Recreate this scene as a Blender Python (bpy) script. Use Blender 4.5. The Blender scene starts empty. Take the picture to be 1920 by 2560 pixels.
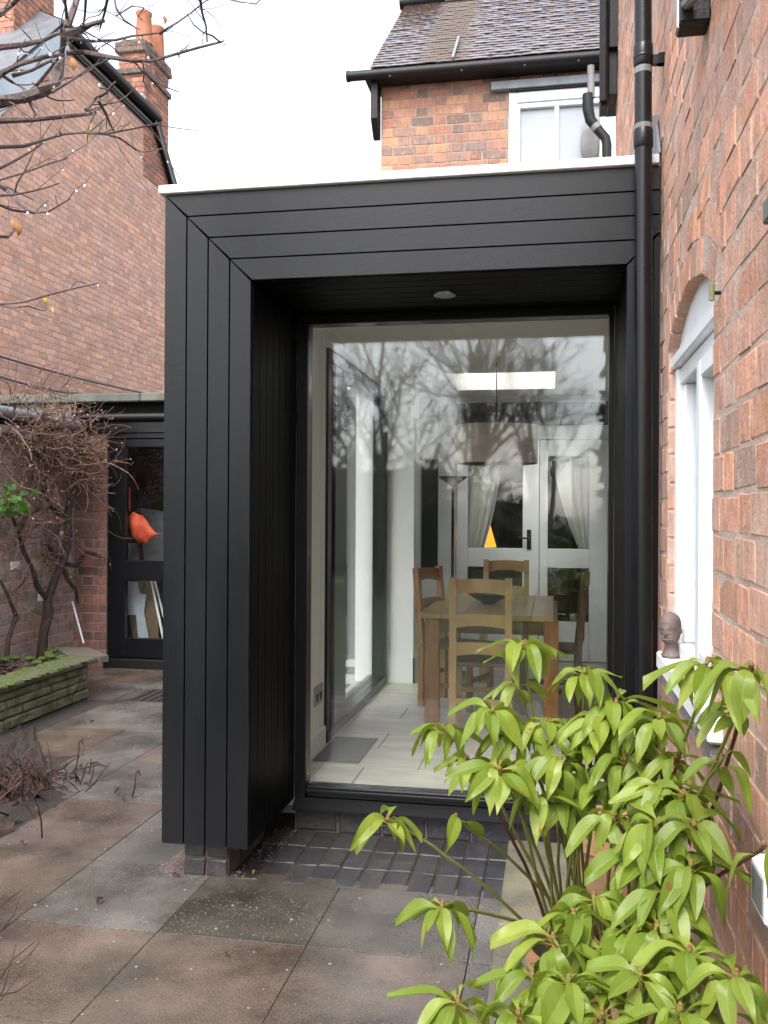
import bpy, math, random
from mathutils import Matrix, Vector
R = random.Random(7)
rad = math.radians
S = bpy.context.scene
COL = S.collection

# ------------------------------------------------------------------ camera, sky, sun, exposure
FPX, TH, RO, EYE = 2282.0, rad(10.5), 0.0058, 1.6
cd = bpy.data.cameras.new('camera'); cam = bpy.data.objects.new('camera', cd); COL.objects.link(cam)
cd.sensor_fit = 'VERTICAL'; cd.sensor_height = 36.0; cd.lens = FPX / 2560 * 36; cd.clip_start = .05; cd.clip_end = 2000
CR = Matrix.Rotation(TH, 3, 'Z') @ Matrix.Rotation(math.pi / 2, 3, 'X') @ Matrix.Rotation(RO, 3, 'Z')
cam.matrix_world = Matrix.Translation((0, 0, EYE)) @ CR.to_4x4()
S.camera = cam

SUN_EL, SUN_AZ = 52.0, 190.0
W = bpy.data.worlds.new('World'); S.world = W; W.use_nodes = True
nt = W.node_tree; bg = nt.nodes['Background']
sky = nt.nodes.new('ShaderNodeTexSky'); sky.sky_type = 'NISHITA'; sky.sun_disc = False
sky.sun_elevation = rad(SUN_EL); sky.sun_rotation = rad(SUN_AZ); sky.air_density = 1.0; sky.dust_density = 3.0; sky.ozone_density = 1.0
hs = nt.nodes.new('ShaderNodeHueSaturation'); hs.inputs['Saturation'].default_value = .42
nt.links.new(sky.outputs[0], hs.inputs['Color']); nt.links.new(hs.outputs[0], bg.inputs['Color'])
bg.inputs['Strength'].default_value = 0.15
sd = bpy.data.lights.new('sun', 'SUN'); sd.energy = 0.8; sd.angle = rad(25); sd.color = (1, .97, .93)
sun = bpy.data.objects.new('sun', sd); COL.objects.link(sun)
sv = Vector((math.sin(rad(SUN_AZ)) * math.cos(rad(SUN_EL)), math.cos(rad(SUN_AZ)) * math.cos(rad(SUN_EL)), math.sin(rad(SUN_EL))))
sun.rotation_euler = sv.to_track_quat('Z', 'Y').to_euler()
S.view_settings.view_transform = 'Standard'; S.view_settings.look = 'None'
S.view_settings.gamma = 1.0; S.view_settings.exposure = 1.9; S.view_settings.use_curve_mapping = False
S.render.engine = 'CYCLES'
S.cycles.max_bounces = 10; S.cycles.transparent_max_bounces = 16; S.cycles.diffuse_bounces = 8

# ------------------------------------------------------------------ measuring helpers (photo pixel -> point on a known plane)
def ray(u, v): return CR @ Vector(((u - 960) / FPX, -(v - 1280) / FPX, -1.0))
CO = Vector((0, 0, EYE))
def onX(u, v, x): d = ray(u, v); return CO + d * (x / d.x)
def onY(u, v, y): d = ray(u, v); return CO + d * (y / d.y)
def onZ(u, v, z): d = ray(u, v); return CO + d * ((z - EYE) / d.z)
def deep(u, v, zc): return CO + ray(u, v) * zc
CRT = CR.transposed()
def proj(p):
    q = CRT @ (Vector(p) - CO)
    if q.z > -.05: return None
    return 960 - FPX * q.x / q.z, 1280 + FPX * q.y / q.z, -q.z

# ------------------------------------------------------------------ materials
def newmat(name):
    m = bpy.data.materials.new(name); m.use_nodes = True
    return m, m.node_tree.nodes, m.node_tree.links, m.node_tree.nodes['Principled BSDF']
def c4(c): return (c[0], c[1], c[2], 1)
def ramp(N, stops, interp='LINEAR'):
    r = N.new('ShaderNodeValToRGB'); e = r.color_ramp.elements; r.color_ramp.interpolation = interp
    while len(e) < len(stops): e.new(.5)
    for el, (p, c) in zip(e, stops): el.position = p; el.color = c4(c)
    return r
def noise(N, L, scale, detail=4, pos=None, rough=.55):
    n = N.new('ShaderNodeTexNoise'); n.inputs['Scale'].default_value = scale; n.inputs['Detail'].default_value = detail; n.inputs['Roughness'].default_value = rough
    if pos is None:
        g = N.new('ShaderNodeNewGeometry'); pos = g.outputs['Position']
    L.new(pos, n.inputs['Vector']); return n
def mixc(N, L, fac, a, b, mode='MIX'):
    m = N.new('ShaderNodeMix'); m.data_type = 'RGBA'; m.blend_type = mode
    for s, v in ((0, fac), (6, a), (7, b)):
        if hasattr(v, 'links'): L.new(v, m.inputs[s])
        else: m.inputs[s].default_value = v if s == 0 else c4(v)
    return m.outputs[2]
def bump(N, L, B, h, strength, dist=.01):
    b = N.new('ShaderNodeBump'); b.inputs['Strength'].default_value = strength; b.inputs['Distance'].default_value = dist
    L.new(h, b.inputs['Height']); L.new(b.outputs[0], B.inputs['Normal'])
def M(name, c1, c2=None, scale=6, rough=.6, bmp=0, bs=60, rough2=None, spec=.5, metal=0, stretch=None, lo=.35, hi=.65):
    m, N, L, B = newmat(name)
    B.inputs['Roughness'].default_value = rough; B.inputs['Specular IOR Level'].default_value = spec; B.inputs['Metallic'].default_value = metal
    if c2 is None: c2 = tuple(x * .82 for x in c1)
    pos = None
    if stretch:
        g = N.new('ShaderNodeNewGeometry'); mp = N.new('ShaderNodeVectorMath'); mp.operation = 'MULTIPLY'; mp.inputs[1].default_value = stretch
        L.new(g.outputs['Position'], mp.inputs[0]); pos = mp.outputs[0]
    n = noise(N, L, scale, 5, pos)
    r = ramp(N, [(lo, c1), (hi, c2)]); L.new(n.outputs[0], r.inputs[0]); L.new(r.outputs[0], B.inputs['Base Color'])
    if rough2 is not None:
        mr = N.new('ShaderNodeMapRange'); mr.inputs[1].default_value = .35; mr.inputs[2].default_value = .65; mr.inputs[3].default_value = rough; mr.inputs[4].default_value = rough2
        L.new(n.outputs[0], mr.inputs[0]); L.new(mr.outputs[0], B.inputs['Roughness'])
    if bmp:
        n2 = noise(N, L, bs, 4, pos); bump(N, L, B, n2.outputs[0], bmp)
    return m
def piece_random(N, L):
    a = N.new('ShaderNodeAttribute'); a.attribute_name = 'rnd'; o = N.new('ShaderNodeObjectInfo')
    lt = N.new('ShaderNodeMath'); lt.operation = 'LESS_THAN'; lt.inputs[1].default_value = .0005; L.new(a.outputs['Fac'], lt.inputs[0])
    mu = N.new('ShaderNodeMath'); mu.operation = 'MULTIPLY_ADD'; L.new(lt.outputs[0], mu.inputs[0]); L.new(o.outputs['Random'], mu.inputs[1]); L.new(a.outputs['Fac'], mu.inputs[2])
    return mu.outputs[0]
def shuffled(N, L, v, k):
    a = N.new('ShaderNodeMath'); a.operation = 'MULTIPLY'; a.inputs[1].default_value = k; L.new(v, a.inputs[0])
    f = N.new('ShaderNodeMath'); f.operation = 'FRACT'; L.new(a.outputs[0], f.inputs[0]); return f.outputs[0]
def brickmat(name, pal, stain=(.12, .10, .09), stain_amt=.5, patch=(.62, .34, .2), patch_amt=.35, rough=.85, nscale=14, spec=.3, grime=(.16, .13, .12), grime_amt=.5):
    m, N, L, B = newmat(name); B.inputs['Roughness'].default_value = rough; B.inputs['Specular IOR Level'].default_value = spec
    r = piece_random(N, L)
    rp = ramp(N, [((i + .0) / len(pal), c) for i, c in enumerate(pal)], 'CONSTANT'); L.new(r, rp.inputs[0])
    r2 = shuffled(N, L, r, 17.3)
    v = N.new('ShaderNodeMapRange'); v.inputs[3].default_value = .78; v.inputs[4].default_value = 1.2; L.new(r2, v.inputs[0])
    hv = N.new('ShaderNodeHueSaturation'); L.new(rp.outputs[0], hv.inputs['Color']); L.new(v.outputs[0], hv.inputs['Value'])
    n1 = noise(N, L, nscale, 4); f1 = ramp(N, [(.50, (0, 0, 0)), (.68, (stain_amt,) * 3)]); L.new(n1.outputs[0], f1.inputs[0])
    col = mixc(N, L, f1.outputs[0], hv.outputs[0], stain)
    n2 = noise(N, L, nscale * 1.7, 3); f2 = ramp(N, [(.58, (0, 0, 0)), (.66, (patch_amt,) * 3)]); L.new(n2.outputs[0], f2.inputs[0])
    col = mixc(N, L, f2.outputs[0], col, patch)
    n4 = noise(N, L, 1.3, 3); f4 = ramp(N, [(.42, (0, 0, 0)), (.7, (grime_amt,) * 3)]); L.new(n4.outputs[0], f4.inputs[0])
    col = mixc(N, L, f4.outputs[0], col, grime)
    g5 = N.new('ShaderNodeNewGeometry'); m5 = N.new('ShaderNodeVectorMath'); m5.operation = 'MULTIPLY'; m5.inputs[1].default_value = (1, 1, .22); L.new(g5.outputs['Position'], m5.inputs[0])
    n5 = noise(N, L, 45, 4, m5.outputs[0]); f5 = ramp(N, [(.3, (.80, .78, .78)), (.7, (1.16, 1.17, 1.17))]); L.new(n5.outputs[0], f5.inputs[0]); col = mixc(N, L, 1.0, col, f5.outputs[0], 'MULTIPLY')
    n6 = noise(N, L, 150, 2); f6 = ramp(N, [(.66, (0, 0, 0)), (.72, (.55, .55, .55))]); L.new(n6.outputs[0], f6.inputs[0]); col = mixc(N, L, f6.outputs[0], col, (.12, .09, .08))
    L.new(col, B.inputs['Base Color'])
    n3 = noise(N, L, 70, 6); bump(N, L, B, n3.outputs[0], .7, .006)
    return m
def glassmat(name, tint=(.93, .97, .95), boost=1.0, rough=0.0):
    m, N, L, B = newmat(name); N.remove(B); out = N['Material Output']
    g = N.new('ShaderNodeNewGeometry'); d = N.new('ShaderNodeVectorMath'); d.operation = 'DOT_PRODUCT'
    L.new(g.outputs['Incoming'], d.inputs[0]); L.new(g.outputs['Normal'], d.inputs[1])
    ab = N.new('ShaderNodeMath'); ab.operation = 'ABSOLUTE'; L.new(d.outputs['Value'], ab.inputs[0])
    om = N.new('ShaderNodeMath'); om.operation = 'SUBTRACT'; om.inputs[0].default_value = 1; L.new(ab.outputs[0], om.inputs[1])
    pw = N.new('ShaderNodeMath'); pw.operation = 'POWER'; pw.inputs[1].default_value = 5; L.new(om.outputs[0], pw.inputs[0])
    ma = N.new('ShaderNodeMath'); ma.operation = 'MULTIPLY_ADD'; ma.inputs[1].default_value = .95; ma.inputs[2].default_value = .045 * boost; ma.use_clamp = True; L.new(pw.outputs[0], ma.inputs[0])
    t = N.new('ShaderNodeBsdfTransparent'); t.inputs[0].default_value = c4(tint)
    gl = N.new('ShaderNodeBsdfGlossy'); gl.inputs['Roughness'].default_value = rough; gl.inputs[0].default_value = (.92, .95, 1, 1)
    mx = N.new('ShaderNodeMixShader'); L.new(ma.outputs[0], mx.inputs[0]); L.new(t.outputs[0], mx.inputs[1]); L.new(gl.outputs[0], mx.inputs[2]); L.new(mx.outputs[0], out.inputs[0])
    return m
def leafmat(name, a, b, edge=(.22, .07, .03)):
    m, N, L, B = newmat(name); out = N['Material Output']
    o = N.new('ShaderNodeObjectInfo'); rp = ramp(N, [(0, a), (1, b)]); L.new(o.outputs['Random'], rp.inputs[0])
    n = noise(N, L, 22, 4); col = mixc(N, L, n.outputs[0], rp.outputs[0], tuple(x * .75 for x in a))
    at = N.new('ShaderNodeAttribute'); at.attribute_name = 'mid'; col = mixc(N, L, at.outputs['Fac'], col, (.30, .36, .11))
    ab = N.new('ShaderNodeAttribute'); ab.attribute_name = 'base'; col = mixc(N, L, ab.outputs['Fac'], col, (.44, .15, .07))
    n2 = noise(N, L, 30, 2); sp = ramp(N, [(.70, (0, 0, 0)), (.74, (.8, .8, .8))]); L.new(n2.outputs[0], sp.inputs[0]); col = mixc(N, L, sp.outputs[0], col, edge)
    L.new(col, B.inputs['Base Color']); B.inputs['Roughness'].default_value = .40; B.inputs['Specular IOR Level'].default_value = .42
    n3 = noise(N, L, 120, 3); bump(N, L, B, n3.outputs[0], .12, .004)
    t = N.new('ShaderNodeBsdfTranslucent'); tc = mixc(N, L, .55, col, (.34, .42, .03)); L.new(tc, t.inputs[0])
    mx = N.new('ShaderNodeMixShader'); mx.inputs[0].default_value = .38; L.new(B.outputs[0], mx.inputs[1]); L.new(t.outputs[0], mx.inputs[2]); L.new(mx.outputs[0], out.inputs[0])
    return m
def emit(name, c, s):
    m, N, L, B = newmat(name); B.inputs['Base Color'].default_value = c4(c); B.inputs['Emission Color'].default_value = c4(c); B.inputs['Emission Strength'].default_value = s; return m
def pavemat(name, pal, speck=.5):
    m, N, L, B = newmat(name)
    o = N.new('ShaderNodeObjectInfo'); rp = ramp(N, [(i / len(pal), c) for i, c in enumerate(pal)], 'CONSTANT'); L.new(o.outputs['Random'], rp.inputs[0])
    n1 = noise(N, L, 2.6, 6, rough=.62); f1 = ramp(N, [(.33, (.46, .45, .43)), (.66, (1.4, 1.37, 1.33))]); L.new(n1.outputs[0], f1.inputs[0])
    col = mixc(N, L, 1.0, rp.outputs[0], f1.outputs[0], 'MULTIPLY')
    n0 = noise(N, L, 130, 3); g0 = ramp(N, [(.3, (.6, .6, .6)), (.7, (1.35, 1.35, 1.35))]); L.new(n0.outputs[0], g0.inputs[0])
    col = mixc(N, L, 1.0, col, g0.outputs[0], 'MULTIPLY')
    g = N.new('ShaderNodeNewGeometry')
    v = N.new('ShaderNodeTexVoronoi'); v.inputs['Scale'].default_value = 85; L.new(g.outputs['Position'], v.inputs['Vector'])
    f2 = ramp(N, [(.20, (1, 1, 1)), (.30, (0, 0, 0))]); L.new(v.outputs['Distance'], f2.inputs[0])
    n2 = noise(N, L, 1.9, 3); f3 = ramp(N, [(.42, (0, 0, 0)), (.62, (speck,) * 3)]); L.new(n2.outputs[0], f3.inputs[0])
    v2 = ramp(N, [(.50, (0, 0, 0)), (.56, (1, 1, 1))]); L.new(v.outputs['Color'], v2.inputs[0])
    a = mixc(N, L, 1.0, f2.outputs[0], f3.outputs[0], 'MULTIPLY'); a = mixc(N, L, 1.0, a, v2.outputs[0], 'MULTIPLY')
    col = mixc(N, L, a, col, (.26, .25, .235))
    n5 = noise(N, L, .9, 4); f5 = ramp(N, [(.5, (0, 0, 0)), (.7, (.45, .45, .45))]); L.new(n5.outputs[0], f5.inputs[0]); col = mixc(N, L, f5.outputs[0], col, (.05, .052, .036))
    L.new(col, B.inputs['Base Color'])
    n4 = noise(N, L, 1.6, 5); rr = N.new('ShaderNodeMapRange'); rr.inputs[1].default_value = .38; rr.inputs[2].default_value = .62; rr.inputs[3].default_value = .08; rr.inputs[4].default_value = .34
    L.new(n4.outputs[0], rr.inputs[0]); L.new(rr.outputs[0], B.inputs['Roughness'])
    bump(N, L, B, n0.outputs[0], .35, .004)
    return m

BR_HOUSE = brickmat('salmon_brick', [(.56, .29, .195), (.52, .295, .22), (.43, .27, .205), (.58, .305, .20), (.54, .27, .18), (.48, .28, .205), (.60, .30, .18), (.44, .295, .235), (.54, .305, .22)], patch=(.62, .44, .36), patch_amt=.5, stain=(.30, .21, .17), stain_amt=.5, nscale=11, grime=(.40, .30, .245), grime_amt=.4)
BR_BACK = brickmat('rear_brick', [(.42, .185, .12), (.46, .21, .135), (.25, .15, .12), (.35, .17, .12), (.50, .235, .14), (.38, .165, .11), (.21, .14, .12), (.55, .27, .15)], patch=(.55, .25, .13), patch_amt=.55, stain=(.17, .13, .11), stain_amt=.5)
BR_GABLE = brickmat('gable_brick', [(.66, .37, .265), (.61, .36, .27), (.57, .35, .275), (.68, .375, .255), (.63, .345, .24), (.65, .38, .29), (.53, .33, .265), (.70, .38, .245), (.62, .36, .27)], patch=(.68, .42, .30), patch_amt=.35, stain=(.5, .34, .27), stain_amt=.35, nscale=7, grime=(.54, .375, .30), grime_amt=.3)
BR_CHIM = brickmat('chimney_brick', [(.46, .19, .125), (.50, .22, .14), (.40, .17, .115), (.30, .16, .12), (.54, .25, .15)], nscale=8)
BR_DARKCAP = brickmat('sooty_brick', [(.17, .135, .115), (.20, .14, .115), (.13, .11, .10), (.22, .14, .10)], nscale=8)
BR_GARDEN = brickmat('weathered_brick', [(.36, .255, .215), (.38, .275, .235), (.30, .235, .21), (.40, .235, .19), (.37, .28, .245)], patch=(.48, .42, .38), patch_amt=.4, nscale=9, grime=(.24,.195,.17))
BR_PIER = brickmat('pier_brick', [(.30, .12, .09), (.26, .125, .10), (.33, .145, .11), (.20, .11, .09), (.34, .15, .115)], patch=(.28, .15, .11), patch_amt=.3)
BR_ENG = brickmat('engineering_brick', [(.018, .020, .025), (.025, .026, .030), (.014, .016, .021), (.028, .027, .027)], stain=(.08, .07, .062), stain_amt=.4, patch=(.07, .066, .063), patch_amt=.25, rough=.42, spec=.5, grime=(.055, .048, .042), grime_amt=.5)
MORTAR = M('pale_mortar', (.50, .385, .315), (.37, .28, .23), 9, .95, .6, 80)
MORTAR_D = M('grey_mortar', (.48, .34, .27), (.39, .275, .22), 7, .95, .6, 60)
MORTAR_B = M('buff_mortar', (.34, .26, .19), (.22, .17, .13), 9, .95, .6, 60)
MORTAR_G = M('sandy_mortar', (.13, .10, .078), (.08, .062, .05), 12, .9, .5, 60)
CLAD = M('anthracite_board', (.0016, .0020, .0030), (.0032, .0037, .0051), 3.5, .30, .08, 320, stretch=(1, 1, .3), rough2=.40, spec=.36)
CLAD_IN = M('dark_lining_board', (.004, .0039, .0039), (.003, .0029, .003), 3, .5, .1, 200, spec=.07)
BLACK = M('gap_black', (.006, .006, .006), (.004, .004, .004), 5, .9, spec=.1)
FRAME = M('black_aluminium', (.006, .0065, .0075), (.005, .0055, .0065), 4, .3, .05, 300, spec=.35)
PIPE = M('black_plastic_pipe', (.006, .0065, .0078), (.005, .0052, .006), 3, .26, .04, 90, rough2=.36, spec=.35)
PIPE_GREY = M('pale_joint_band', (.22, .22, .22), (.14, .14, .14), 12, .5)
IRON = M('black_iron', (.006, .006, .0065), (.009, .0085, .008), 7, .5, .2, 60, spec=.3)
CAPW = M('white_roof_trim', (.80, .80, .80), (.70, .70, .69), 5, .4)
ROOFF = M('grey_roof_membrane', (.25, .25, .26), (.2, .2, .2), 4, .7)
WHITE = M('white_gloss_paint', (.82, .83, .84), (.76, .77, .78), 4, .35)
SILLW = M('white_masonry_paint', (.80, .79, .77), (.62, .60, .57), 16, .6, .3, 90, lo=.5, hi=.75)
STONE_U = M('bare_stone', (.25, .24, .21), (.16, .15, .13), 25, .9, .6, 60)
PLASTER = M('interior_paint', (.82, .80, .745), (.80, .78, .72), 1.2, .75)
COLW = M('interior_white', (.84, .835, .81), (.82, .815, .79), 1.2, .6)
TILE = pavemat('unused_tile', [(.4, .4, .4)], 0) if False else M('limestone_tile', (.58, .555, .49), (.47, .45, .395), 3.2, .35, .08, 80, stretch=(1, 3, 1), rough2=.5)
GROUT = M('tile_grout', (.30, .285, .25), (.26, .245, .22), 9, .9)
OAK = M('oak', (.38, .165, .05), (.26, .10, .03), 5, .42, .15, 50, stretch=(6, 6, 1))
OAKT = M('oak_top', (.47, .30, .13), (.38, .23, .09), 4, .3, .1, 50, stretch=(1, 7, 1))
OAKD = M('dark_oak', (.14, .062, .03), (.085, .04, .022), 5, .42, .15, 50, stretch=(6, 6, 1))
DARKWOOD = M('dark_turned_wood', (.035, .022, .015), (.025, .016, .01), 6, .4)
SHADE = M('linen_shade', (.62, .52, .44), (.56, .47, .40), 40, .9)
CURT = M('sheer_curtain', (.80, .78, .74), (.70, .69, .65), 12, .9, stretch=(12, 12, .5))
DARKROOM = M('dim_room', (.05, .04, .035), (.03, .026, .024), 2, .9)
METALD = M('dark_metal', (.012, .012, .013), (.009, .009, .009), 5, .5)
STEEL = M('brushed_steel', (.45, .45, .44), (.36, .36, .36), 20, .35, metal=.9)
LEAD = M('lead_sheet', (.24, .26, .28), (.17, .19, .21), 6, .5, .2, 20)
LEADL = M('pale_lead', (.50, .56, .60), (.40, .46, .50), 3, .55)
SLATE = M('grey_slate', (.14, .15, .165), (.09, .10, .11), 5, .5, .3, 30)
CLAY = M('terracotta', (.48, .19, .10), (.36, .14, .08), 9, .8, .3, 50)
CLAYP = M('garden_terracotta', (.40, .19, .095), (.24, .15, .075), 8, .75, .35, 40)
SOIL = M('wet_soil', (.018, .013, .010), (.035, .025, .018), 30, .8, .9, 60)
SLAB_BROWN = pavemat('brown_slab', [(.108, .083, .069), (.100, .080, .068), (.112, .085, .071), (.104, .079, .066)], .35)
SLAB_GREY = pavemat('aggregate_slab', [(.104, .097, .089), (.110, .101, .092), (.098, .092, .084)], 1.0)
SLAB_DARK = pavemat('mossy_slab', [(.062, .055, .045), (.07, .062, .053)], .9)
BED = M('sand_bed', (.028, .023, .018), (.018, .015, .012), 15, .9, .6, 80)
STRIP = M('lichened_concrete', (.17, .155, .105), (.095, .09, .07), 5, .7, .5, 60, rough2=.35)
STONEW = M('mossy_stone', (.21, .20, .125), (.075, .082, .03), 11, .9, .8, 35)
MOSSC = M('moss_capped_stone', (.07, .088, .02), (.085, .076, .062), 7, .95, .9, 45, lo=.40, hi=.52)
CONC = M('grey_green_concrete', (.115, .12, .10), (.07, .078, .066), 6, .85, .4, 50)
FASC = M('dull_white_board', (.50, .50, .47), (.38, .38, .36), 7, .7)
BARK = M('grey_brown_bark', (.13, .095, .085), (.07, .05, .045), 22, .8, .8, 60)
BARKF = M('pale_bark', (.17, .135, .11), (.11, .09, .075), 8, .8)
TWIG = M('reddish_twig', (.13, .07, .055), (.085, .05, .045), 20, .6)
VINEB = M('vine_bark', (.03, .021, .016), (.06, .045, .036), 14, .85, .8, 50)
VINET = M('vine_twig', (.17, .085, .058), (.065, .038, .03), 30, .7)
BUD = M('pale_bud', (.32, .30, .15), (.24, .21, .11), 30, .6)
STEMG = M('green_stem', (.20, .23, .045), (.16, .14, .04), 18, .55)
STEMR = M('red_stem', (.11, .028, .022), (.075, .025, .02), 18, .5)
LEAF = leafmat('glossy_leaf', (.15, .23, .022), (.38, .44, .075))
LEAFD = leafmat('ivy_leaf', (.06, .17, .03), (.13, .28, .05))
REDBUD = M('reddish_bud', (.22, .075, .035), (.19, .13, .04), 30, .6)
DEAD = M('withered_stem', (.055, .022, .015), (.032, .015, .011), 25, .8)
DRYLEAF = M('dry_leaf', (.40, .20, .06), (.26, .12, .05), 20, .7)
YLEAF = M('yellow_leaf', (.50, .36, .05), (.42, .26, .05), 20, .6)
HEDGE = M('hedge_green', (.035, .055, .018), (.02, .032, .012), 9, .8, .5, 20)
LAWN = M('wet_lawn', (.04, .065, .02), (.03, .045, .015), 3, .9, .8, 60)
EARTH = M('earth', (.07, .06, .045), (.05, .04, .03), 1.5, .95, .5, 20)
DROP, _n, _l, _b = newmat('water_drop'); _b.inputs['Base Color'].default_value = (.9, .93, .96, 1); _b.inputs['Roughness'].default_value = .03; _b.inputs['Transmission Weight'].default_value = .25
RED = M('orange_red_cloth', (.70, .11, .03), (.5, .05, .02), 9, .6, .3, 30)
PAPER = M('bluish_paper', (.46, .49, .55), (.36, .39, .45), 9, .8)
BROWNB = M('brown_board', (.17, .12, .065), (.12, .085, .05), 6, .7)
GREYC = M('grey_clutter', (.16, .165, .17), (.10, .10, .105), 5, .7)
BUSTM = M('dark_clay', (.17, .125, .11), (.115, .084, .075), 30, .62, .4, 60)
GLASS = glassmat('clear_glass', (.97, .978, .972), .85, .03)
GLASS1 = glassmat('window_glass', (.94, .955, .95), 1.6)
DARKG = M('dark_window_glass', (.02, .022, .025), (.014, .016, .02), 3, .06, spec=.8)
FROST = M('net_backed_glass', (.30, .325, .35), (.27, .29, .315), 1.5, .12, spec=.6)
PLAST = M('white_plastic', (.80, .80, .79), (.74, .74, .73), 6, .4)
GREYP = M('grey_plastic', (.17, .165, .155), (.12, .115, .11), 8, .6)
GREENB = M('green_brass', (.22, .26, .10), (.14, .15, .07), 30, .5)
LAMPO = emit('lamp_glow', (1.0, .33, .03), .8)
GREYF = M('grey_mat', (.17, .17, .165), (.14, .14, .135), 60, .95)
CABLE = M('black_cable', (.03, .032, .035), (.025, .026, .03), 8, .5)

def tilemat():
    m, N, L, B = newmat('clay_roof_tile'); r = piece_random(N, L)
    rp = ramp(N, [(0, (.075, .045, .04)), (.25, (.10, .055, .045)), (.5, (.06, .045, .045)), (.75, (.12, .07, .055))], 'CONSTANT'); L.new(r, rp.inputs[0])
    n = noise(N, L, 9, 5); f = ramp(N, [(.45, (0, 0, 0)), (.7, (.5, .5, .5))]); L.new(n.outputs[0], f.inputs[0])
    col = mixc(N, L, f.outputs[0], rp.outputs[0], (.15, .15, .13))
    # sheltered dry and mossy band under the old chimney
    g = N.new('ShaderNodeNewGeometry'); s = N.new('ShaderNodeSeparateXYZ'); L.new(g.outputs['Position'], s.inputs[0])
    n2 = noise(N, L, 3.0, 3); ad = N.new('ShaderNodeMath'); ad.operation = 'MULTIPLY_ADD'; ad.inputs[1].default_value = .25; L.new(n2.outputs[0], ad.inputs[0]); L.new(s.outputs['X'], ad.inputs[2])
    b = ramp(N, [(.10, (0, 0, 0)), (.2, (1, 1, 1)), (.5, (1, 1, 1)), (.62, (0, 0, 0))])
    mr = N.new('ShaderNodeMapRange'); mr.inputs[1].default_value = -1.35; mr.inputs[2].default_value = -.25; L.new(ad.outputs[0], mr.inputs[0]); L.new(mr.outputs[0], b.inputs[0])
    col = mixc(N, L, b.outputs[0], col, (.075, .052, .036)); L.new(col, B.inputs['Base Color']); B.inputs['Coat Tint'].default_value = (1, .97, .93, 1)
    rr = N.new('ShaderNodeMapRange'); rr.inputs[3].default_value = .2; rr.inputs[4].default_value = .85; L.new(b.outputs[0], rr.inputs[0]); L.new(rr.outputs[0], B.inputs['Roughness'])
    B.inputs['Specular IOR Level'].default_value = 1.0
    inv = N.new('ShaderNodeMath'); inv.operation = 'SUBTRACT'; inv.inputs[0].default_value = 1; L.new(b.outputs[0], inv.inputs[1]); L.new(inv.outputs[0], B.inputs['Coat Weight']); B.inputs['Coat Roughness'].default_value = .12; B.inputs['Coat IOR'].default_value = 1.6
    return m
ROOFT = tilemat()

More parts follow.
